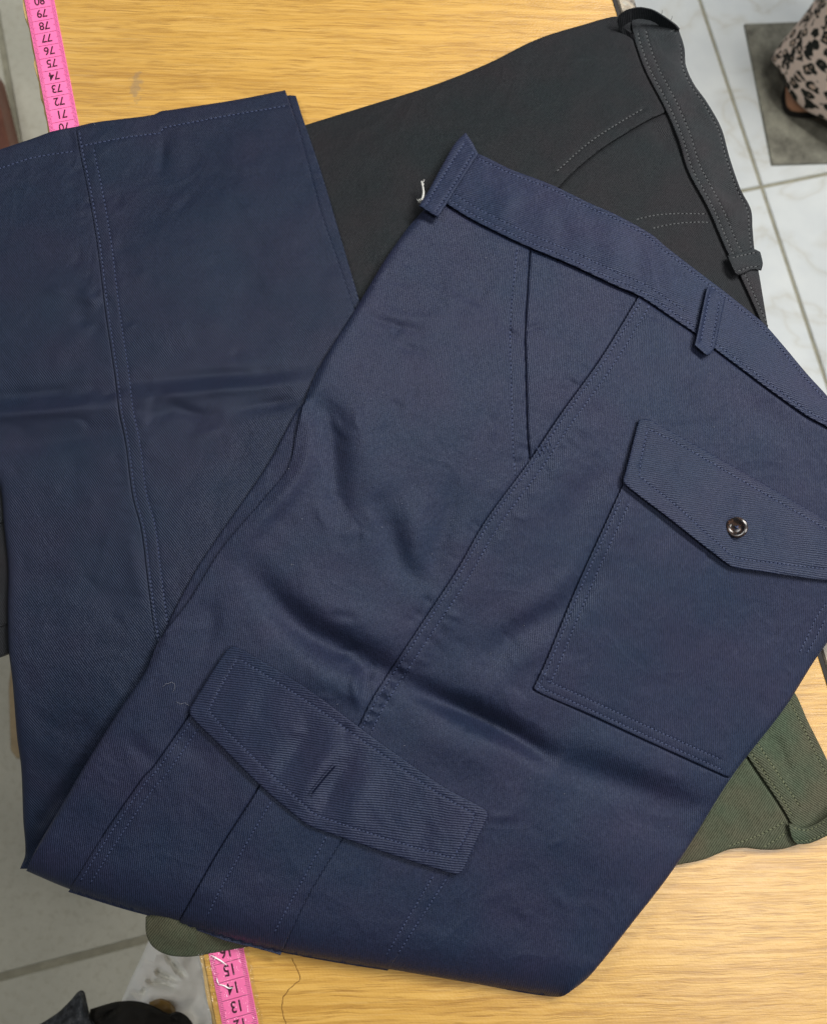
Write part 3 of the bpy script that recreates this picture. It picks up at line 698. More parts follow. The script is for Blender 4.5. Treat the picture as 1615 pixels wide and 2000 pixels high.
# --- the legs, folded back under the seat and showing at the left
l_ctrl = control([(0, 320, 7), (150, 270, 5.5), (350, 230, 5), (560, 195, 5), (100, 500, 11), (500, 450, 11), (620, 420, 12.5), (600, 270, 10.5), (680, 590, 12.5), (300, 650, 13), (60, 700, 12), (60, 900, 12), (300, 1000, 14), (500, 800, 13), (30, 1150, 9), (150, 1200, 13), (40, 1400, 7), (170, 1400, 9.5), (50, 1560, -8), (150, 1545, -7), (60, 1680, -34), (105, 1625, -27), (-50, 700, 9)], 90)
l_wr = wrinkles([([(-90, 784), (60, 772), (150, 764), (250, 750)], -1.9, 15), ([(225, 752), (330, 742), (430, 733), (520, 728), (630, 712)], -1.8, 12),
                 ([(-90, 818), (60, 805), (150, 797), (250, 783)], 2.3, 13), ([(228, 784), (330, 772), (430, 762), (520, 755), (630, 740)], 1.9, 11), ([(-90, 820), (100, 806), (300, 782), (450, 768), (630, 748)], 1.0, 30),
                 ([(-90, 880), (60, 864), (150, 852), (260, 836)], -2.0, 24), ([(265, 822), (310, 812), (345, 798), (385, 810), (440, 814)], -1.7, 13), ([(440, 806), (500, 794), (560, 786), (610, 770)], -1.7, 12),
                 ([(318, 262), (318, 300), (312, 350)], -1.1, 9), ([(130, 250), (140, 275), (146, 300)], -0.9, 8), ([(345, 250), (350, 300), (345, 350)], 0.7, 14),
                 ([(160, 560), (180, 590), (195, 600)], 1.2, 14), ([(140, 610), (165, 625), (190, 630)], -0.9, 14), ([(60, 600), (160, 540), (260, 560)], 0.8, 30),
                 ([(130, 1560), (105, 1600), (70, 1650)], 2.4, 13), ([(60, 1410), (130, 1425), (200, 1430)], -0.8, 26), ([(20, 1130), (150, 1150), (280, 1170)], -0.6, 28), ([(330, 430), (450, 400), (600, 370)], 0.6, 40), ([(250, 1040), (268, 1120), (280, 1200)], 0.8, 18)] + micro(26, 0, 560, 300, 720, -15, 35, 0.5, 3) + micro(14, 30, 300, 900, 1500, -10, 40, 0.5, 4) + micro(14, 20, 560, 760, 850, -8, 14, 0.7, 7) + puckers([(150, 252), (173, 373), (204, 585), (234, 804), (260, 968), (299, 1207)], 6, 22, 34, 0.5, 5) + puckers([(150, 252), (173, 373), (204, 585), (234, 804), (260, 968), (299, 1207)], -30, 22, 30, 0.5, 6), 1.3)
l_fold = folds([([(-60, 660), (-20, 900), (2, 955), (8, 1020), (17, 1110), (16, 1180), (18, 1270), (25, 1330), (34, 1440), (42, 1500), (46, 1600), (50, 1668)], 16, 3.0)])
def lh(P): return l_ctrl(P) + l_wr(P) - l_fold(P) + 0.9 * vnoise(P, 85, 11) + 0.35 * vnoise(P, 34, 12)
l_left = [(-62, 312), (-50, 640), (-12, 920), (2, 955), (8, 1020), (17, 1110), (16, 1180), (18, 1270), (25, 1330), (34, 1440), (42, 1500), (46, 1600), (50, 1668), (40, 1697)]
l_hem = [(562, 189), (557, 176), (460, 195), (330, 215), (315, 217), (300, 224), (240, 232), (185, 239), (150, 247), (105, 256), (60, 272), (0, 292), (-62, 312)]
lower_out = [(593, 234), (578, 187), (566, 186)] + [(460, 199), (330, 219), (185, 244), (105, 260), (0, 297), (-58, 316)] + [(x + 3, y) for x, y in l_left[1:]] + [(60, 1697), (200, 1480), (420, 1150), (640, 820), (712, 620), (700, 581), (663, 455), (628, 338)]
lo = U(cloth('leg', lower_out, lambda P: lh(P) - 2.4, 1.0, navy_leg, None, (3, 0.8), 9, lambda P: np.where((P[:, 0] < 330) & (P[:, 1] > 300), lh(P) - 5.5, 0.6)))
lo['label'] = 'lower leg, showing as a narrow edge'
upper_out = l_hem + l_left[1:] + [(62, 1697), (200, 1480), (420, 1150), (640, 820), (705, 640), (693, 607), (660, 510), (628, 416), (589, 269)]
l_seam = [(150, 252), (156, 290), (173, 373), (191, 477), (204, 585), (212, 643), (225, 730), (234, 804), (247, 869), (260, 968), (277, 1033), (288, 1120), (299, 1207), (312, 1290)]
up = U(cloth('leg', upper_out, lh, 1.6, navy_leg, None, (3.5, 0.9), 6, groove=grooves([(l_seam[:-1], 0.55, 2.4)])))
ov_out = l_seam + [(420, 1150), (640, 820), (705, 640), (693, 608), (660, 511), (628, 417), (588, 269), (562, 190), (557, 178), (460, 197), (330, 216), (315, 218), (300, 225), (240, 233), (185, 240)]
loh = lambda P: lh(P) + 0.75
ROWS_6 = [smooth([(156, 286), (243, 269), (312, 260), (321, 249), (433, 228), (563, 206)], False)]
ROWS_5 = [offset_line(l_seam, -5)[1:], offset_line(l_seam, -27)[7:-3]]
U(cloth('leg_panel', ov_out, loh, 0.9, navy_leg, None, (2.2, 0.55), 6, groove=grooves([(r_, 0.3, 2.6) for r_ in ROWS_5] + [(r_, 0.3, 2.6) for r_ in ROWS_6])))
U(stitches('stitching', ROWS_5, lambda P, f=loh: f(P) - 0.17, NTH, None, 8.2))
U(stitches('stitching', ROWS_6, lambda P, f=loh: f(P) - 0.17, NTH, None, 9, 6.5))
U(stitches('stitching', [smooth([(-30, 338), (0, 329), (65, 308), (147, 295)], False)], lh, NTH, None, 9, 6.5))

# --- the seat and upper leg
m_ctrl = control([(900, 330, 12), (1100, 420, 12.5), (1300, 560, 12.5), (1500, 720, 11), (1650, 900, 10), (820, 420, 12), (740, 560, 16), (1000, 600, 18), (620, 780, 19), (800, 850, 21), (1100, 850, 18.5), (1350, 850, 15), (1580, 1000, 12), (1600, 1250, 8.5),
                  (500, 1000, 20), (700, 1100, 21), (950, 1100, 19), (1250, 1150, 16), (1450, 1350, 10.5), (1420, 1520, 10), (330, 1300, 19), (500, 1300, 20.5), (750, 1400, 19), (1000, 1400, 17), (1200, 1450, 14.5),
                  (180, 1500, 13.5), (350, 1550, 18), (600, 1600, 20.5), (850, 1600, 19), (1100, 1650, 17), (1300, 1650, 11.5), (90, 1670, 1), (250, 1720, 11), (500, 1790, 17), (800, 1830, 17), (1050, 1890, 15), (1150, 1850, 13)], 105)
m_wr = wrinkles([
    ([(470, 1085), (530, 1165), (600, 1232), (690, 1278), (760, 1318), (850, 1362)], -5.6, 29),
    ([(790, 1335), (860, 1368), (930, 1398), (1010, 1440), (1090, 1490)], -7.6, 21),
    ([(1000, 1440), (1120, 1500), (1240, 1540), (1340, 1575), (1425, 1600)], -3.6, 32),
    ([(560, 1130), (640, 1190), (740, 1235), (840, 1285)], 2.2, 42), ([(860, 1300), (960, 1345), (1060, 1395)], 2.0, 36),
    ([(560, 1300), (640, 1330), (720, 1370)], 1.8, 30), ([(800, 1420), (900, 1462), (1000, 1510)], 1.6, 34),
    ([(1100, 1420), (1250, 1490), (1380, 1550)], 1.6, 34), ([(1180, 1560), (1280, 1610), (1390, 1650)], -1.6, 34),
    ([(618, 760), (645, 830), (650, 900), (658, 970), (690, 1035)], -3.6, 25), ([(602, 800), (606, 870), (580, 935), (520, 1005), (440, 1090)], 2.2, 20),
    ([(690, 760), (710, 880), (740, 980)], 1.4, 36), ([(735, 960), (760, 1040), (785, 1105), (835, 1155)], -2.2, 24), ([(895, 930), (860, 1050), (842, 1165)], -1.8, 24), ([(800, 960), (815, 1050), (820, 1120)], 1.2, 26),
    ([(1190, 1080), (1120, 1165), (1030, 1225), (930, 1290)], -2.4, 26), ([(1150, 1075), (1080, 1165), (990, 1215)], 1.4, 26), ([(1090, 1250), (1000, 1300), (950, 1330)], 1.0, 24),
    ([(1160, 800), (1060, 960), (980, 1090)], 0.8, 30), ([(1180, 900), (1120, 1000), (1090, 1060)], -1.0, 24),
    ([(700, 612), (760, 632), (810, 645), (850, 655)], -0.7, 7), ([(720, 600), (800, 622), (880, 620)], 0.6, 12), ([(1022, 652), (1040, 640), (1072, 632)], -0.8, 5), ([(985, 640), (1004, 655), (1018, 668)], -0.8, 5),
    ([(1420, 770), (1500, 820), (1590, 870)], -1.0, 30), ([(1250, 640), (1350, 730), (1420, 800)], 0.8, 40),
    ([(700, 1295), (692, 1340), (706, 1390)], 1.6, 9), ([(728, 1290), (716, 1330), (722, 1372)], -1.3, 8),
    ([(1040, 1590), (1180, 1660), (1290, 1700)], 1.2, 50), ([(300, 1430), (360, 1450), (420, 1490)], -0.9, 26), ([(240, 1430), (290, 1480), (330, 1500)], -0.8, 16), ([(420, 1170), (410, 1240), (390, 1290)], -0.9, 16),
    ([(900, 560), (880, 700), (850, 830)], 0.8, 50), ([(1100, 1500), (1110, 1580), (1100, 1640)], -0.7, 22)] +
    [([(778 - 12 * i - 2, 1300 + 17 * i), (792 - 12 * i, 1306 + 17 * i), (808 - 12 * i, 1308 + 17 * i)], 0.9, 4.0) for i in range(7)] + micro(16, 680, 980, 520, 900, 70, 40, 0.5, 13) + micro(14, 1080, 1500, 850, 1500, 40, 50, 0.4, 14) + micro(16, 850, 1350, 1480, 1800, 20, 50, 0.5, 15) + micro(26, 560, 1080, 1180, 1440, 25, 30, 0.75, 18) + micro(10, 600, 760, 760, 1060, 75, 25, 0.6, 19) + puckers([(1245, 582), (1173, 700), (1034, 900), (895, 1109), (779, 1285)], 4, 26, 30, 0.5, 16) + puckers([(1245, 582), (1173, 700), (1034, 900), (895, 1109), (779, 1285)], -30, 26, 30, 0.5, 17), 1.45)
bottom_line = [(52, 1702), (135, 1736), (240, 1770), (345, 1800), (440, 1829), (540, 1855), (650, 1876), (760, 1893), (920, 1920), (1090, 1947)]
corner_line = [(1092, 1946), (1122, 1928), (1155, 1902)]
left_line = [(318, 1245), (288, 1308), (240, 1380), (172, 1488), (116, 1584), (72, 1660), (52, 1702)]
m_fold = folds([(bottom_line, 85, 13.0), (corner_line, 24, 4.0), (left_line, 14, 2.6),
                ([(832, 405), (766, 486), (699, 597), (640, 690), (600, 775)], 16, 3.2),
                ([(1155, 1902), (1230, 1808), (1320, 1690), (1430, 1515), (1530, 1385), (1590, 1290), (1640, 1215)], 11, 2.6)])
def mh(P): return m_ctrl(P) + m_wr(P) - m_fold(P) + 0.7 * vnoise(P, 90, 21) + 0.3 * vnoise(P, 36, 22)
right_edge = [(1092, 1947), (1125, 1928), (1155, 1902), (1230, 1808), (1320, 1690), (1430, 1515), (1530, 1385), (1590, 1290), (1616, 1253), (1700, 1130)]
waist_top = [(1745, 980), (1700, 880), (1615, 774), (1576, 731), (1530, 676), (1497, 638), (1481, 623), (1415, 570), (1382, 545), (1300, 482), (1272, 458), (1200, 418), (1154, 398), (1075, 360), (996, 330), (933, 300)]
body_out = [(835, 408), (768, 488), (702, 597), (628, 715), (598, 781), (581, 800), (520, 912), (433, 1038), (377, 1124), (301, 1276), (292, 1308), (245, 1380), (176, 1488), (120, 1584), (76, 1660), (58, 1700)] + [(x + 2, y - 3) for x, y in bottom_line[1:]] + [(x - 2, y - 2) for x, y in right_edge[:-1]] + [(1695, 1125)] + [(x - 2, y + 3) for x, y in waist_top]
U(cloth('body', body_out, lambda P: mh(P) - 0.6 - 2.6 * inside(P, np.array([(1005, 470), (1280, 560), (1190, 720), (1040, 920), (1000, 920)], float)) - 2.0 * np.exp(-(seg_dist(P, np.array([(581, 800), (520, 912), (433, 1038), (377, 1124), (301, 1276)], float)) / 22) ** 2), 1, navy_main, None, (4, 1.2), 8,
        lambda P: np.where((P[:, 0] < 330 + (1700 - P[:, 1]) * -0.1), mh(P) - 9, 1.0)))
slash = [(1034, 484), (1030, 540), (1028, 577), (1024, 656), (1025, 700), (1026, 755), (1029, 853), (1033, 897)]
seam = [(1252, 570), (1245, 582), (1173, 700), (1090, 816), (1034, 900), (946, 1020), (895, 1109), (834, 1202), (779, 1285), (751, 1327), (723, 1373), (700, 1420), (640, 1520), (500, 1845)]
fold_edge = [(830, 408), (766, 486), (699, 595), (624, 717), (594, 786), (581, 834), (563, 912), (520, 968), (433, 1072), (368, 1176), (312, 1250), (286, 1309), (238, 1381), (170, 1489), (114, 1585), (70, 1661), (52, 1701)]
front_out = [(869, 390)] + fold_edge + bottom_line[1:6] + [(507, 1835), (640, 1524), (704, 1424), (727, 1377), (755, 1331), (783, 1289), (838, 1206), (899, 1113), (950, 1024), (1037, 905)] + slash[::-1] + [(980, 450), (917, 420)]
fh = lambda P: mh(P) + 0.9
wb_low = [(862, 390), (869, 396), (917, 426), (980, 458), (1036, 484), (1115, 517), (1200, 557), (1250, 579), (1320, 626), (1360, 653), (1395, 681), (1439, 714), (1495, 756), (1558, 801), (1581, 816), (1615, 834), (1700, 892), (1748, 985)]
cp_left = [(372, 1396), (300, 1499), (280, 1520), (200, 1636), (134, 1742)]
hp_left, hp_bot = [(1213, 955), (1183, 1020), (1126, 1146), (1065, 1294), (1041, 1345)], [(1041, 1345), (1152, 1395), (1267, 1448), (1420, 1517)]
ROWS_8 = [smooth([(1010, 482), (1004, 540), (1000, 577), (996, 656), (997, 700), (1000, 815), (1002, 881), (1006, 928)], False)]
U(cloth('front_panel', front_out, fh, 0.9, navy_main, None, (2.2, 0.55), 6, groove=grooves([(seam[3:12], 0.8, 2.4), (wb_low[1:6], 2.0, 3.4), (cp_left[:-1], 0.8, 2.4)] + [(r_, 0.3, 2.6) for r_ in ROWS_8])))
facing_out = [(1015, 476), (1080, 496), (1200, 550), (1262, 578), (1250, 600), (1180, 705), (1098, 822), (1040, 906), (1020, 906), (1014, 853), (1010, 700), (1012, 577)]
U(cloth('pocket_facing', facing_out, lambda P: mh(P) + 0.2, 0.6, navy_main, None, (2.2, 0.4), 6, groove=grooves([(slash, 1.7, 3), (seam[:5], 1.0, 2.4), (wb_low[4:8], 1.8, 3.4)])))
back_out = seam + bottom_line[5:] + right_edge[1:] + [(1740, 985), (1700, 890), (1615, 830), (1558, 796), (1495, 750), (1439, 708), (1395, 675), (1320, 620)]
bkh = lambda P: mh(P) + 1.8
ROWS_7 = [offset_line(seam[1:12], -8), offset_line(seam[1:12], -27)]
U(cloth('back_panel', back_out, bkh, 1.1, navy_main, None, (2.2, 0.6), 6, groove=grooves([(wb_low[7:], 2.1, 3.4), (hp_left, 0.9, 2.4), (hp_bot, 1.6, 3)] + [(r_, 0.3, 2.6) for r_ in ROWS_7])))
U(stitches('stitching', ROWS_7, lambda P, f=bkh: f(P) - 0.17, NTH, None, 8.2))
U(stitches('stitching', ROWS_8, lambda P, f=fh: f(P) - 0.17, NTH, None, 8.6))
# bar tack where slash pocket meets the side seam
bt = []
for k in range(7):
    a = (1048 + k * 4, 872 - k * 2 + (k % 2) * 10); b = (1053 + k * 4, 886 - k * 2 + (k % 2) * 9)
    pp = np.array([a, ((a[0]+b[0])/2, (a[1]+b[1])/2), b], float); bt.append(tube(unproj(pp, bkh(pp) + np.array([0.1, .4, .1])), 0.00028, 4))
mesh_obj('bar_tack', *join(bt), navy_thread, PART[id(bkh)])

# --- waistband and belt loops
wb_out = wb_low + [(1752, 975)] + waist_top[1:] + [(915, 300)]
w_wr = wrinkles([([(1080, 400), (1100, 450), (1120, 490)], -0.9, 22), ([(1000, 360), (990, 400), (975, 440)], 0.8, 24), ([(1180, 430), (1200, 480), (1215, 530)], 0.9, 26), ([(1240, 450), (1250, 500), (1262, 550)], -0.9, 20), ([(1500, 680), (1510, 710), (1500, 740)], -0.8, 22)])
wh = lambda P: mh(P) + 2.9 + w_wr(P) + 0.8 * np.exp(-(seg_dist(P, np.array(smooth([(900, 350), (1060, 420), (1250, 520), (1400, 620), (1550, 760), (1700, 900)], False, 40))) / 30) ** 2)
ROWS_9 = [offset_line(wb_low[1:16], -9), offset_line(waist_top[2:], -8), offset_line(wb_low[1:9], -24)]
U(cloth('waistband', wb_out, wh, 1.4, navy_band, None, (3, 0.8), 6, groove=grooves([(r_, 0.3, 2.6) for r_ in ROWS_9])))
U(stitches('stitching', ROWS_9, lambda P, f=wh: f(P) - 0.17, NTH, None, 8.2))
lp1 = [(909, 259), (889, 279), (862, 325), (837, 371), (818, 402), (835, 413), (855, 425), (866, 408), (895, 362), (934, 301), (922, 278)]
lp1h = lambda P: np.full(len(P), 18.2) + 1.6 * np.exp(-(seg_dist(P, np.array([(818, 402), (855, 425)], float)) / 16) ** 2) + 0.5 * vnoise(P, 22, 5)
ROWS_10 = [smooth([(907, 279), (880, 320), (852, 366), (832, 400)], False), smooth([(925, 296), (900, 338), (872, 382), (851, 414)], False)]
U(cloth('belt_loop', lp1, lp1h, 1.8, navy_band, None, (4.5, 1.2), 4, groove=grooves([(r_, 0.3, 2.6) for r_ in ROWS_10])))
U(stitches('stitching', ROWS_10, lambda P, f=lp1h: f(P) - 0.17, NTH, None, 7.5))
lp2 = [(1380, 560), (1392, 563), (1416, 583), (1408, 620), (1402, 650), (1396, 676), (1388, 690), (1379, 694), (1366, 683), (1356, 674), (1361, 652), (1369, 612)]
lp2h = lambda P: wh(P) + 0.9 + 2.6 * np.exp(-(seg_dist(P, np.array([(1378, 566), (1368, 612), (1360, 652), (1356, 674), (1378, 692)], float)) / 11) ** 2)
ROWS_11 = [smooth([(1386, 574), (1377, 620), (1368, 668)], False), smooth([(1404, 588), (1397, 630), (1388, 678)], False)]
U(cloth('belt_loop', lp2, lp2h, 1.2, navy_band, None, (3, 0.8), 4, groove=grooves([(r_, 0.3, 2.6) for r_ in ROWS_11])))
U(stitches('stitching', ROWS_11, lambda P, f=lp2h: f(P) - 0.17, NTH, None, 7.5))

# --- hip pocket, its flap and button
hp_out = [(1217, 945), (1183, 1020), (1126, 1146), (1065, 1294), (1041, 1345), (1060, 1356), (1152, 1395), (1267, 1448), (1424, 1519), (1452, 1478), (1528, 1383), (1588, 1288), (1614, 1250), (1690, 1125), (1640, 1090), (1430, 1000), (1260, 930)]
hph = lambda P: bkh(P) + 1.3
ROWS_12 = [offset_line(hp_left, -8)[3:], offset_line(hp_left, -25)[3:-3], offset_line(hp_bot, -8)[1:-2], offset_line(hp_bot, -25)[3:-4], smooth([(1050, 1332), (1066, 1350)], False), smooth([(1640, 1150), (1600, 1195), (1575, 1245), (1560, 1275)], False), smooth([(1610, 1210), (1590, 1250), (1575, 1275)], False)]
U(cloth('hip_pocket', hp_out, hph, 1.3, navy_main, None, (2.4, 0.7), 6, groove=grooves([(r_, 0.3, 2.6) for r_ in ROWS_12])))
U(stitches('stitching', ROWS_12, lambda P, f=hph: f(P) - 0.17, NTH, None, 8.2))
f2_out = [(1247, 820), (1237, 858), (1224, 910), (1216, 938), (1222, 948), (1300, 1008), (1415, 1098), (1434, 1109), (1460, 1113), (1525, 1122), (1615, 1134), (1680, 1138), (1705, 1075), (1615, 1017), (1495, 947), (1381, 882), (1278, 825), (1262, 818)]
hinge2 = np.array([(1247, 818), (1381, 880), (1495, 945), (1705, 1070)], float)
f2_wr = wrinkles([([(1400, 1000), (1432, 1010), (1470, 1020)], -0.7, 18), ([(1500, 980), (1530, 1040), (1560, 1100)], -0.8, 26), ([(1440, 960), (1455, 985), (1450, 1005)], -0.7, 12), ([(1330, 880), (1330, 930), (1320, 990)], 0.5, 26), ([(1560, 1010), (1590, 1060), (1600, 1110)], 0.7, 24)])
f2h = lambda P: hph(P) + 1.6 + 1.9 * np.clip(seg_dist(P, hinge2) / 120, 0, 1.3) + f2_wr(P)
ROWS_13 = [smooth([(1263, 842), (1251, 900), (1248, 930), (1320, 988), (1423, 1080), (1440, 1090), (1525, 1101), (1615, 1112), (1660, 1117)], False), smooth([(1262, 836), (1330, 870), (1440, 934), (1560, 1003), (1660, 1060)], False)]
f2 = U(cloth('pocket_flap', f2_out, f2h, 1.3, navy_flap, None, (3, 0.9), 5, groove=grooves([(r_, 0.3, 2.6) for r_ in ROWS_13])))
f2['label'] = 'hip pocket flap closed by a dark shiny button'
U(stitches('stitching', ROWS_13, lambda P, f=f2h: f(P) - 0.17, NTH, None, 8.2))
# button: turned profile with a rim, a dished centre and four holes
def button_mat():
    s = NT('dark_horn_button'); f = s.noise(s.mapping(), 420, 3, 0.6, 0.8)
    s.set(Base_Color=s.ramp(f, [(0.4, (0.012, 0.011, 0.012, 1)), (0.58, (0.05, 0.03, 0.022, 1)), (0.72, (0.20, 0.085, 0.05, 1))]), Roughness=0.25, Specular_IOR_Level=0.5, Coat_Weight=0.15, Coat_Roughness=0.1); return s.m
bm = button_mat(); bc = np.array([(1439.0, 1031.0)]); bz = float(f2h(bc)[0]); b0 = unproj(bc, bz + 0.1)[0]
prof = [(0, .0016), (.0026, .0016), (.0036, .0019), (.0047, .0030), (.0054, .0031), (.0062, .0026), (.0066, .0016), (.0064, .0006), (.0058, -.0006), (0, -.0006)]
V, F = [], []; S = 36
for r, z in prof:
    for k in range(S): V.append((r * math.cos(2*math.pi*k/S), r * math.sin(2*math.pi*k/S), z))
for i in range(len(prof) - 1):
    for k in range(S):
        k2 = (k + 1) % S; F.append((i*S+k, (i+1)*S+k, (i+1)*S+k2, i*S+k2))
R_ = Matrix.Translation(Vector(b0)) @ Matrix.Rotation(math.radians(30), 4, Vector((0.12, -0.95, 0.0)).normalized()) @ Matrix.Translation((0, 0, 0.0014))
V = [R_ @ Vector(v) for v in V]
bt_o = mesh_obj('button', V, F, bm, f2, 30)
for k in range(4):
    a = math.pi / 4 + k * math.pi / 2; c0 = R_ @ Vector((.0013 * math.cos(a), .0013 * math.sin(a), .00175)); 
    c1 = R_ @ Vector((.0013 * math.cos(a + math.pi / 2), .0013 * math.sin(a + math.pi / 2), .00175)); mid = R_ @ Vector((0, 0, .0026))
    mesh_obj('button_thread', *tube([tuple(c0), tuple((c0 + mid) / 2 + Vector((0, 0, .0002))), tuple(mid), tuple((c1 + mid) / 2), tuple(c1)], 0.00042, 5), navy_thread, f2)

# --- cargo pocket with pleats, its flap and buttonhole
cp_out = cp_left + [(240, 1775), (345, 1803), (440, 1833), (540, 1858), (650, 1879), (757, 1896), (781, 1860), (876, 1712), (880, 1660), (640, 1540), (480, 1420)]
cph = lambda P: mh(P) + 2.6
pl1, pl2 = [(520, 1500), (508, 1536), (430, 1659), (352, 1798), (347, 1808)], [(690, 1600), (668, 1638), (603, 1746), (556, 1846), (548, 1866)]
ROWS_14 = [offset_line(cp_left, -9)[2:-5], offset_line(cp_left, -28)[2:-6], smooth([(872, 1716), (824, 1790), (777, 1863)], False), smooth([(846, 1711), (800, 1788), (753, 1868)], False)]
U(cloth('cargo_pocket', cp_out, cph, 1.6, navy_main, None, (2.4, 0.7), 6, groove=grooves([(pl1[1:], 1.2, 2.6), (pl2[1:], 0.5, 2.4)] + [(r_, 0.3, 2.6) for r_ in ROWS_14])))
pleat_out = pl1 + [(395, 1821), (440, 1837), (500, 1852), (540, 1863)] + pl2[::-1] + [(600, 1540)]
pleath = lambda P: cph(P) + 1.1
ROWS_15 = [smooth([(530, 1565), (480, 1650), (432, 1735), (405, 1790)], False), smooth([(638, 1633), (585, 1730), (534, 1825)], False)]
U(cloth('pocket_pleat', pleat_out, pleath, 1.0, navy_main, None, (2.0, 0.6), 6, groove=grooves([(r_, 0.3, 2.6) for r_ in ROWS_15])))
U(stitches('stitching', ROWS_14, lambda P, f=cph: f(P) - 0.17, NTH, None, 8.2))
U(stitches('stitching', ROWS_15, lambda P, f=pleath: f(P) - 0.17, NTH, None, 8.2))
f1_out = [(447, 1266), (434, 1282), (400, 1336), (371, 1384), (373, 1399), (430, 1456), (512, 1538), (590, 1604), (610, 1616), (673, 1638), (760, 1668), (837, 1693), (892, 1709), (903, 1702), (918, 1672), (954, 1593), (948, 1581), (863, 1534), (733, 1443), (603, 1347), (480, 1272), (458, 1262)]
hinge1 = np.array([(447, 1264), (603, 1347), (733, 1443), (863, 1534), (956, 1590)], float)
f1_wr = wrinkles([([(620, 1400), (570, 1480), (530, 1530)], -1.7, 22), ([(665, 1440), (610, 1520), (575, 1580)], 1.3, 17), ([(700, 1460), (650, 1540), (620, 1600)], -1.4, 17), ([(740, 1490), (690, 1580), (670, 1625)], 1.0, 22), ([(860, 1560), (830, 1620), (810, 1670)], -0.7, 26), ([(500, 1330), (460, 1400), (440, 1450)], 0.6, 26)], 1.5)
f1h = lambda P: mh(P) + 4.2 + 1.8 * np.clip(seg_dist(P, hinge1) / 150, 0, 1.2) + f1_wr(P)
ROWS_16 = [smooth([(463, 1288), (430, 1345), (408, 1388), (440, 1425), (530, 1512), (605, 1582), (620, 1592), (700, 1620), (800, 1652), (885, 1676), (905, 1640), (926, 1594)], False), smooth([(470, 1288), (600, 1370), (730, 1462), (850, 1546), (930, 1592)], False)]
f1 = U(cloth('pocket_flap', f1_out, f1h, 1.3, navy_flap, None, (3, 0.9), 5, groove=grooves([(r_, 0.3, 2.6) for r_ in ROWS_16])))
f1['label'] = 'cargo pocket flap with an open buttonhole'
U(stitches('stitching', ROWS_16, lambda P, f=f1h: f(P) - 0.17, NTH, None, 8.2))
# buttonhole: a slit between two stitched lips
bhl = []
for off in (-3.4, 3.4):
    q = offset_line([(655, 1494), (632, 1520), (606, 1553)], off, 3); bhl.append(tube(unproj(q, f1h(q) + 0.25), 0.00052, 5))
mesh_obj('buttonhole_lips', *join(bhl), navy_flap, f1)
q = smooth([(653, 1497), (632, 1521), (609, 1550)], False, 3); mesh_obj('buttonhole', *tube(unproj(q, f1h(q) + 0.02), 0.00042, 4), navy_hole_shade, f1)

# loose threads and lint
def tuft(px0, n_, L, h):
    out = []
    for i in range(n_):
        a = random.uniform(-2.3, -0.6); p = [np.array(px0, float) + np.random.randn(2) * 2.2]
        for s in range(7): a += random.uniform(-0.5, 0.5); p.append(p[-1] + np.array([math.cos(a), math.sin(a)]) * L / 7 * random.uniform(.6, 1.2))
        out.append(tube(unproj(np.array(p), h + np.linspace(0, 2.5, 8) * random.random()), np.linspace(0.00032, 0.00012, 8), 4))
    return out
parts = tuft((821, 394), 18, 6, 14) + tuft((825, 360), 6, 6, 15)
pp = smooth([(824, 392), (827, 378), (826, 366), (823, 354)], False, 3); parts.append(tube(unproj(pp, 15.5), np.linspace(0.0009, 0.0005, len(pp)), 6))
tag(mesh_obj('thread_tuft', *join(parts), white_thread), 'frayed tuft of white thread beside the navy belt loop', 'thread')
hair = []
for pl, hf_ in (([(330, 1334), (336, 1332), (342, 1336), (341, 1346), (338, 1352)], fh), ([(345, 1370), (352, 1375), (362, 1373), (370, 1378)], fh), ([(905, 236), (912, 240), (908, 250), (912, 262)], bh), ([(183, 239), (186, 244)], loh), ([(318, 1342), (325, 1335), (332, 1336)], fh)):
    q = smooth(pl, False, 2); hair.append(tube(unproj(q, hf_(q) + 0.5), 0.00006, 4))
for i in range(90):
    x, y = random.uniform(420, 1500), random.uniform(500, 1650); q = np.array([(x, y)])
    if inside(q, smooth(back_out, True, 30))[0] or inside(q, smooth(front_out, True, 30))[0]:
        a = random.uniform(0, 6.28); l = random.uniform(0.6, 1.6); q = np.array([(x, y), (x + l * math.cos(a), y + l * math.sin(a))])
        hair.append(tube(unproj(q, bkh(q) + 0.25), 0.00016, 4))
o = mesh_obj('lint', *join(hair), plain('lint', (0.26, 0.27, 0.31, 1), 0.8, 0.1), None, None); o['kind'] = 'stuff'
tag(o, 'pale specks of lint and loose hairs on the cloth', 'lint')

# ------------------------------------------------------------------ things on the floor
FL = -TABLE_Z * 1000
mat_m = NT('worn_grey_mat'); p_ = mat_m.mapping(); a_ = mat_m.noise(p_, 24, 5, 0.7); b_ = mat_m.noise(p_, 140, 3)
mat_m.set(Base_Color=mat_m.mix(mat_m.ramp(a_, [(0.35, 0.0), (0.65, 1.0)]), (0.085, 0.08, 0.062, 1), mat_m.mix(b_, (0.21, 0.205, 0.16, 1), (0.30, 0.295, 0.235, 1))), Roughness=0.7)
mc = [un(x, y, FL + 5)[:2] for x, y in ((1508, 321), (1790, 312), (1720, 36), (1454, 46))]
tag(mesh_obj('floor_mat', *prism(mc, 0.0005, 0.005, 0.001), mat_m.m), 'worn grey square mat lying on the white marble tiles', 'mat')

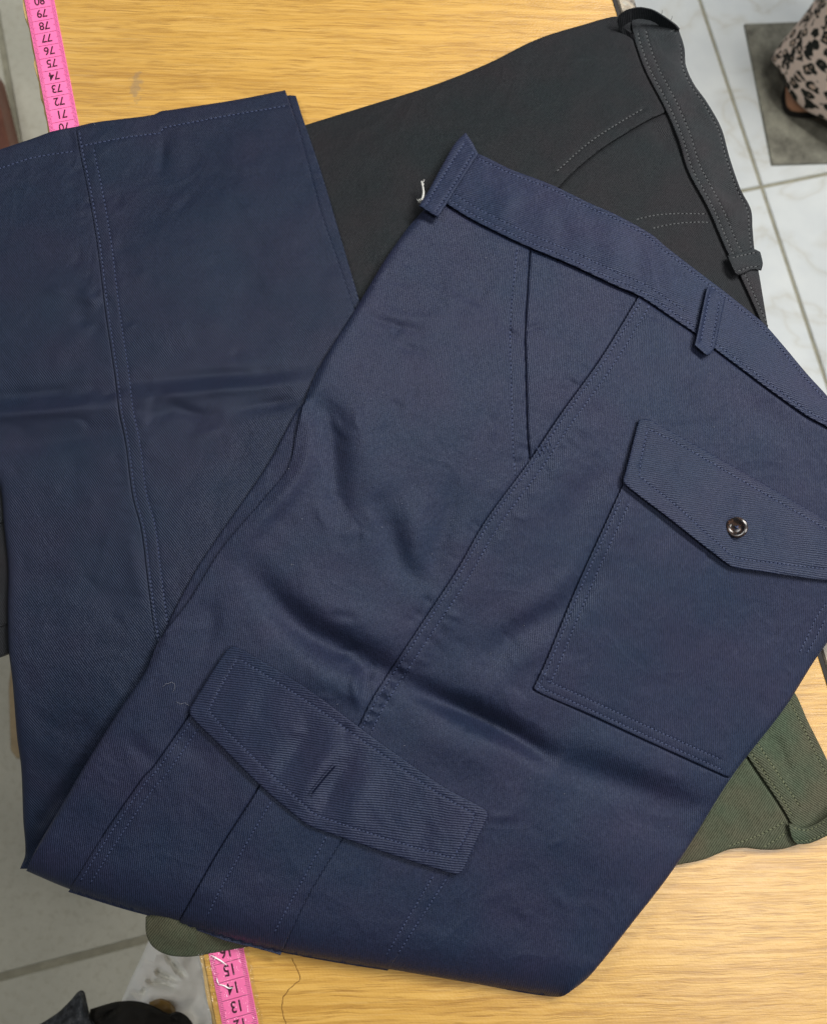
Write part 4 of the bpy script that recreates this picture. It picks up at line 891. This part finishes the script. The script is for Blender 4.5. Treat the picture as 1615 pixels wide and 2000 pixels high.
def leopard_mat():
    s = NT('leopard_print'); tc = s.n('ShaderNodeTexCoord'); mp = s.n('ShaderNodeMapping'); s.l(tc.outputs['UV'], mp.inputs[0]); p = mp.outputs[0]
    nz = s.n('ShaderNodeTexNoise'); s.l(p, nz.inputs['Vector']); nz.inputs['Scale'].default_value = 80; nz.inputs['Detail'].default_value = 2
    ad = s.n('ShaderNodeVectorMath', operation='MULTIPLY_ADD'); s.l(nz.outputs['Color'], ad.inputs[0]); ad.inputs[1].default_value = (0.010,) * 3; s.l(p, ad.inputs[2])
    vo = s.n('ShaderNodeTexVoronoi', feature='F1'); s.l(ad.outputs[0], vo.inputs['Vector']); vo.inputs['Scale'].default_value = 60; vo.inputs['Randomness'].default_value = 0.8
    gap = s.noise(p, 75, 1)
    d = s.math('ADD', vo.outputs['Distance'], s.math('MULTIPLY_ADD', gap, 0.5, -0.25))
    ring = s.ramp(d, [(0.17, 0.0), (0.21, 1.0), (0.45, 1.0), (0.49, 0.0)])
    core = s.ramp(vo.outputs['Distance'], [(0.12, 1.0), (0.26, 0.0)])
    broken = s.ramp(s.noise(p, 95, 1), [(0.33, 0.0), (0.38, 1.0)])
    col = s.mix(core, (0.66, 0.53, 0.45, 1), (0.50, 0.36, 0.27, 1))
    col = s.mix(s.math('MULTIPLY', ring, broken), col, (0.012, 0.014, 0.011, 1))
    s.set(Base_Color=col, Roughness=0.85, Specular_IOR_Level=0.2); return s.m
leo = leopard_mat()
hc = un(1626, 145, FL + 70)
person = thing('person', 'person in leopard print trousers and brown shoe standing on the grey mat', 'person', (float(hc[0]), float(hc[1]), 0.005))
d1 = un(1615, 250, FL + 60)[:2] - un(1505, 146, FL + 60)[:2]; d1 /= np.linalg.norm(d1); d2 = np.array([-d1[1], d1[0]])
if d2 @ (un(1700, 60, FL)[:2] - un(1560, 210, FL)[:2]) < 0: d2 = -d2
V, F, uvs = [], [], []; S = 64; zs = np.concatenate([[0.045, 0.048], np.linspace(0.055, 0.62, 26)])
for iz, z in enumerate(zs):
    k = (z - 0.045) / 0.6
    wa, wb = 0.104 - 0.012 * math.sin(k * 3), 0.056 + 0.022 * k
    cx_, cy_ = hc[0] + 0.03 * k, hc[1] + 0.03 * k
    for j in range(S):
        a = 2 * math.pi * j / S
        rr = 1 + 0.035 * math.sin(3 * a + z * 9) + 0.025 * math.sin(7 * a + z * 21) * (1 - k) + 0.03 * math.sin(z * 38 + 2 * math.sin(a)) * max(0, 1 - k * 3)
        hem = 0.006 * math.sin(5 * a) if iz < 2 else 0
        if iz == 0: rr *= 0.97
        q = np.array([cx_, cy_]) + d1 * wa * rr * math.copysign(abs(math.cos(a)) ** 0.8, math.cos(a)) + d2 * wb * rr * math.copysign(abs(math.sin(a)) ** 0.7, math.sin(a))
        V.append((q[0], q[1], z + hem)); uvs.append((a * 0.083, z))
for i in range(len(zs) - 1):
    for j in range(S):
        j2 = (j + 1) % S; F.append((i*S+j, i*S+j2, (i+1)*S+j2, (i+1)*S+j))
F.append(tuple((len(zs)-1)*S + j for j in range(S)))
lg = mesh_obj('trouser_leg', V, F, leo, None, 60); me = lg.data; ul = me.uv_layers.new(name='UVMap')
for poly in me.polygons:
    ua = [uvs[me.loops[l].vertex_index] for l in poly.loop_indices]; mx = max(u[0] for u in ua)
    for l, u in zip(poly.loop_indices, ua): ul.data[l].uv = (u[0] + (2 * math.pi * 0.083 if mx - u[0] > 0.25 else 0), u[1])
under(lg, person)
# shoe: lofted along its length, sole below
shoe_m = plain('brown_leather', (0.36, 0.175, 0.095, 1), 0.42, 0.45, 0.25, 60); sole_m = plain('dark_sole', (0.015, 0.013, 0.012, 1), 0.7, 0.3)
toe = un(1543, 209, FL + 22)[:2]; sd = -d2
def loft(sections, close=True):
    V, F = [], []; n0 = len(sections[0])
    for s_ in sections: V += [tuple(v) for v in s_]
    for i in range(len(sections) - 1):
        for k in range(n0):
            k2 = (k + 1) % n0; F.append((i*n0+k, i*n0+k2, (i+1)*n0+k2, (i+1)*n0+k))
    F.append(tuple(range(n0))[::-1]); F.append(tuple((len(sections)-1)*n0 + k for k in range(n0)))
    return V, F
def shoe_sec(t, z0, hscale, wscale):
    L_ = 0.25; w = wscale * 0.044 * (math.sin(min(1, t * 5.0 + 0.02) * math.pi / 2) ** 0.62) * (1 - 0.22 * max(0, t - 0.45)); h = hscale * (0.028 + 0.05 * min(1, max(0, t - .1) * 2.2)) * math.sin(min(1, t * 6 + .04) * math.pi / 2) ** 0.6
    c = toe - sd * L_ * t; sec = []
    for j in range(20):
        a = 2 * math.pi * j / 20; x = w * math.copysign(abs(math.cos(a)) ** 0.8, math.cos(a)); zz = h * (0.5 + 0.5 * math.sin(a))
        q = c + d1 * x; sec.append((q[0], q[1], z0 + zz))
    return sec
ts = [0, .01, .03, .06, .1, .16, .24, .35, .5, .65, .8, .9, .96, 1.0]
under(mesh_obj('shoe', *loft([shoe_sec(t, 0.016, 1, 1) for t in ts]), shoe_m, None, 60), person)
def sole_sec(t):
    s_ = np.array(shoe_sec(t, 0, 1, 0.93)); zc = s_[:, 2]; s_[:, 2] = 0.005 + (zc > zc.mean()) * 0.013; return s_
under(mesh_obj('sole', *loft([sole_sec(t) for t in ts]), sole_m, None, 40), person)

# reddish-brown board on the floor by the table's far corner
q0, q1, q2, q3 = [un(x, y, FL + 60)[:2] for x, y in ((30, 330), (-90, 360), (-150, 90), (-22, 118))]
tag(mesh_obj('wooden_board', *prism([q0, q3, q2, q1], 0.001, 0.06, 0.004), plain('red_brown_wood', (0.13, 0.05, 0.032, 1), 0.5, 0.4, 0.4, 40)), 'reddish brown board on the shaded floor near the high numbers of the tape', 'board')
# strip of tan cardboard
cd = [un(x, y, FL + 4)[:2] for x, y in ((22, 1465), (34, 1482), (110, 1440), (100, 1280), (24, 1288), (18, 1345))]
tag(mesh_obj('cardboard_strip', *prism(cd, 0.0008, 0.005, 0.0008), plain('tan_cardboard', (0.40, 0.31, 0.19, 1), 0.8, 0.2, 0.25, 80)), 'torn strip of tan cardboard on the shaded floor beside the navy leg', 'cardboard')

# pale cloth, dark denim and a dark bag heaped low beside the table's near corner
def heap(name, out, base, amp, mat, wr, sc, label, cat, seed, edge=(26, 14), th=6):
    w_ = wrinkles(wr); f = lambda P: base(P) + w_(P) + amp * vnoise(P, sc, seed) + amp * 0.4 * vnoise(P, sc * 0.4, seed + 1)
    o = cloth(name, out, f, th, mat, None, edge, 5, lambda P: f(P) - th); tag(o, label, cat); return o
white_m = plain('off_white_cotton', (0.95, 0.95, 0.89, 1), 0.85, 0.2, 0.08, 60)
heap('white_cloth', [(300, 1815), (287, 1846), (273, 1877), (255, 1915), (246, 1936), (238, 1955), (230, 2010), (240, 2080), (440, 2080), (450, 1990), (430, 1840), (400, 1800), (340, 1795)],
     control([(300, 1850, -340), (340, 1880, -325), (330, 1940, -302), (280, 1940, -325), (400, 1900, -340), (380, 2000, -312), (300, 2040, -300), (440, 2040, -330)], 45), 5, white_m,
     [([(326, 1862), (331, 1872), (345, 1890), (366, 1910)], -14, 5), ([(316, 1888), (310, 1899), (330, 1908), (352, 1917)], -14, 5), ([(300, 1910), (296, 1919), (320, 1922), (350, 1934)], -12, 5), ([(288, 1932), (278, 1940), (268, 1948)], -12, 5), ([(262, 1960), (300, 1944), (340, 1945), (380, 1962)], 8, 12), ([(262, 1890), (300, 1870), (330, 1850)], 5, 10), ([(360, 1960), (380, 1985), (392, 2010)], -9, 12)],
     26, 'crumpled off-white cotton cloth low beside the table corner', 'cloth', 31)
den = NT('washed_black_denim'); p_ = den.mapping(); a_ = den.noise(p_, 130, 4, 0.7, 0.5)
den.set(Base_Color=den.ramp(a_, [(0.42, (0.012, 0.014, 0.017, 1)), (0.6, (0.045, 0.05, 0.058, 1)), (0.72, (0.15, 0.155, 0.16, 1))]), Roughness=0.8)
heap('denim_garment', [(60, 2010), (81, 1999), (100, 1987), (117, 1975), (140, 1952), (150, 1940), (156, 1935), (164, 1936), (168, 1950), (172, 1970), (178, 1993), (190, 2010), (200, 2080), (40, 2080)],
     control([(158, 1940, -270), (150, 1970, -258), (120, 1990, -265), (80, 2010, -275), (160, 2010, -255), (120, 2060, -250)], 22), 4, den.m,
     [([(160, 1938), (164, 1960), (172, 1992)], 5, 5), ([(150, 1950), (140, 1975), (110, 2000)], -4, 7), ([(150, 1990), (120, 2005), (90, 2020)], 5, 9)], 20, 'washed black denim garment with a pointed fold, low beside the table', 'garment', 41, (8, 8), 6)
heap('dark_bag', [(172, 2000), (177, 1971), (190, 1967), (203, 1963), (225, 1957), (244, 1955), (262, 1955), (281, 1958), (307, 1968), (322, 1977), (332, 1981), (340, 1977), (348, 1976), (360, 1981), (369, 1989), (378, 2003), (385, 2080), (180, 2080)],
     control([(180, 1990, -268), (250, 1965, -262), (260, 2000, -240), (320, 1990, -255), (360, 1990, -258), (280, 2060, -225)], 26), 3, plain('dark_grey_nylon', (0.018, 0.017, 0.015, 1), 0.8, 0.2, 0.3, 70),
     [([(186, 1996), (210, 1982), (232, 1966), (246, 1957)], -6, 4), ([(196, 2000), (220, 1985), (244, 1966)], 5, 5), ([(330, 1984), (345, 1990), (365, 2000)], -5, 5)], 22, 'dark grey rounded bag in front of the off-white cloth', 'bag', 51, (12, 10), 6)
ob = heap('tan_pouch', [(292, 1957), (312, 1951), (330, 1957), (343, 1972), (345, 1990), (310, 1996), (290, 1975)], lambda P: np.full(len(P), -296.0), 3, plain('ochre_leather', (0.26, 0.16, 0.045, 1), 0.5, 0.4, 0.4, 90), [], 14, 'small ochre leather patch between the dark bag and white cloth', 'pouch', 61, (8, 6), 5)
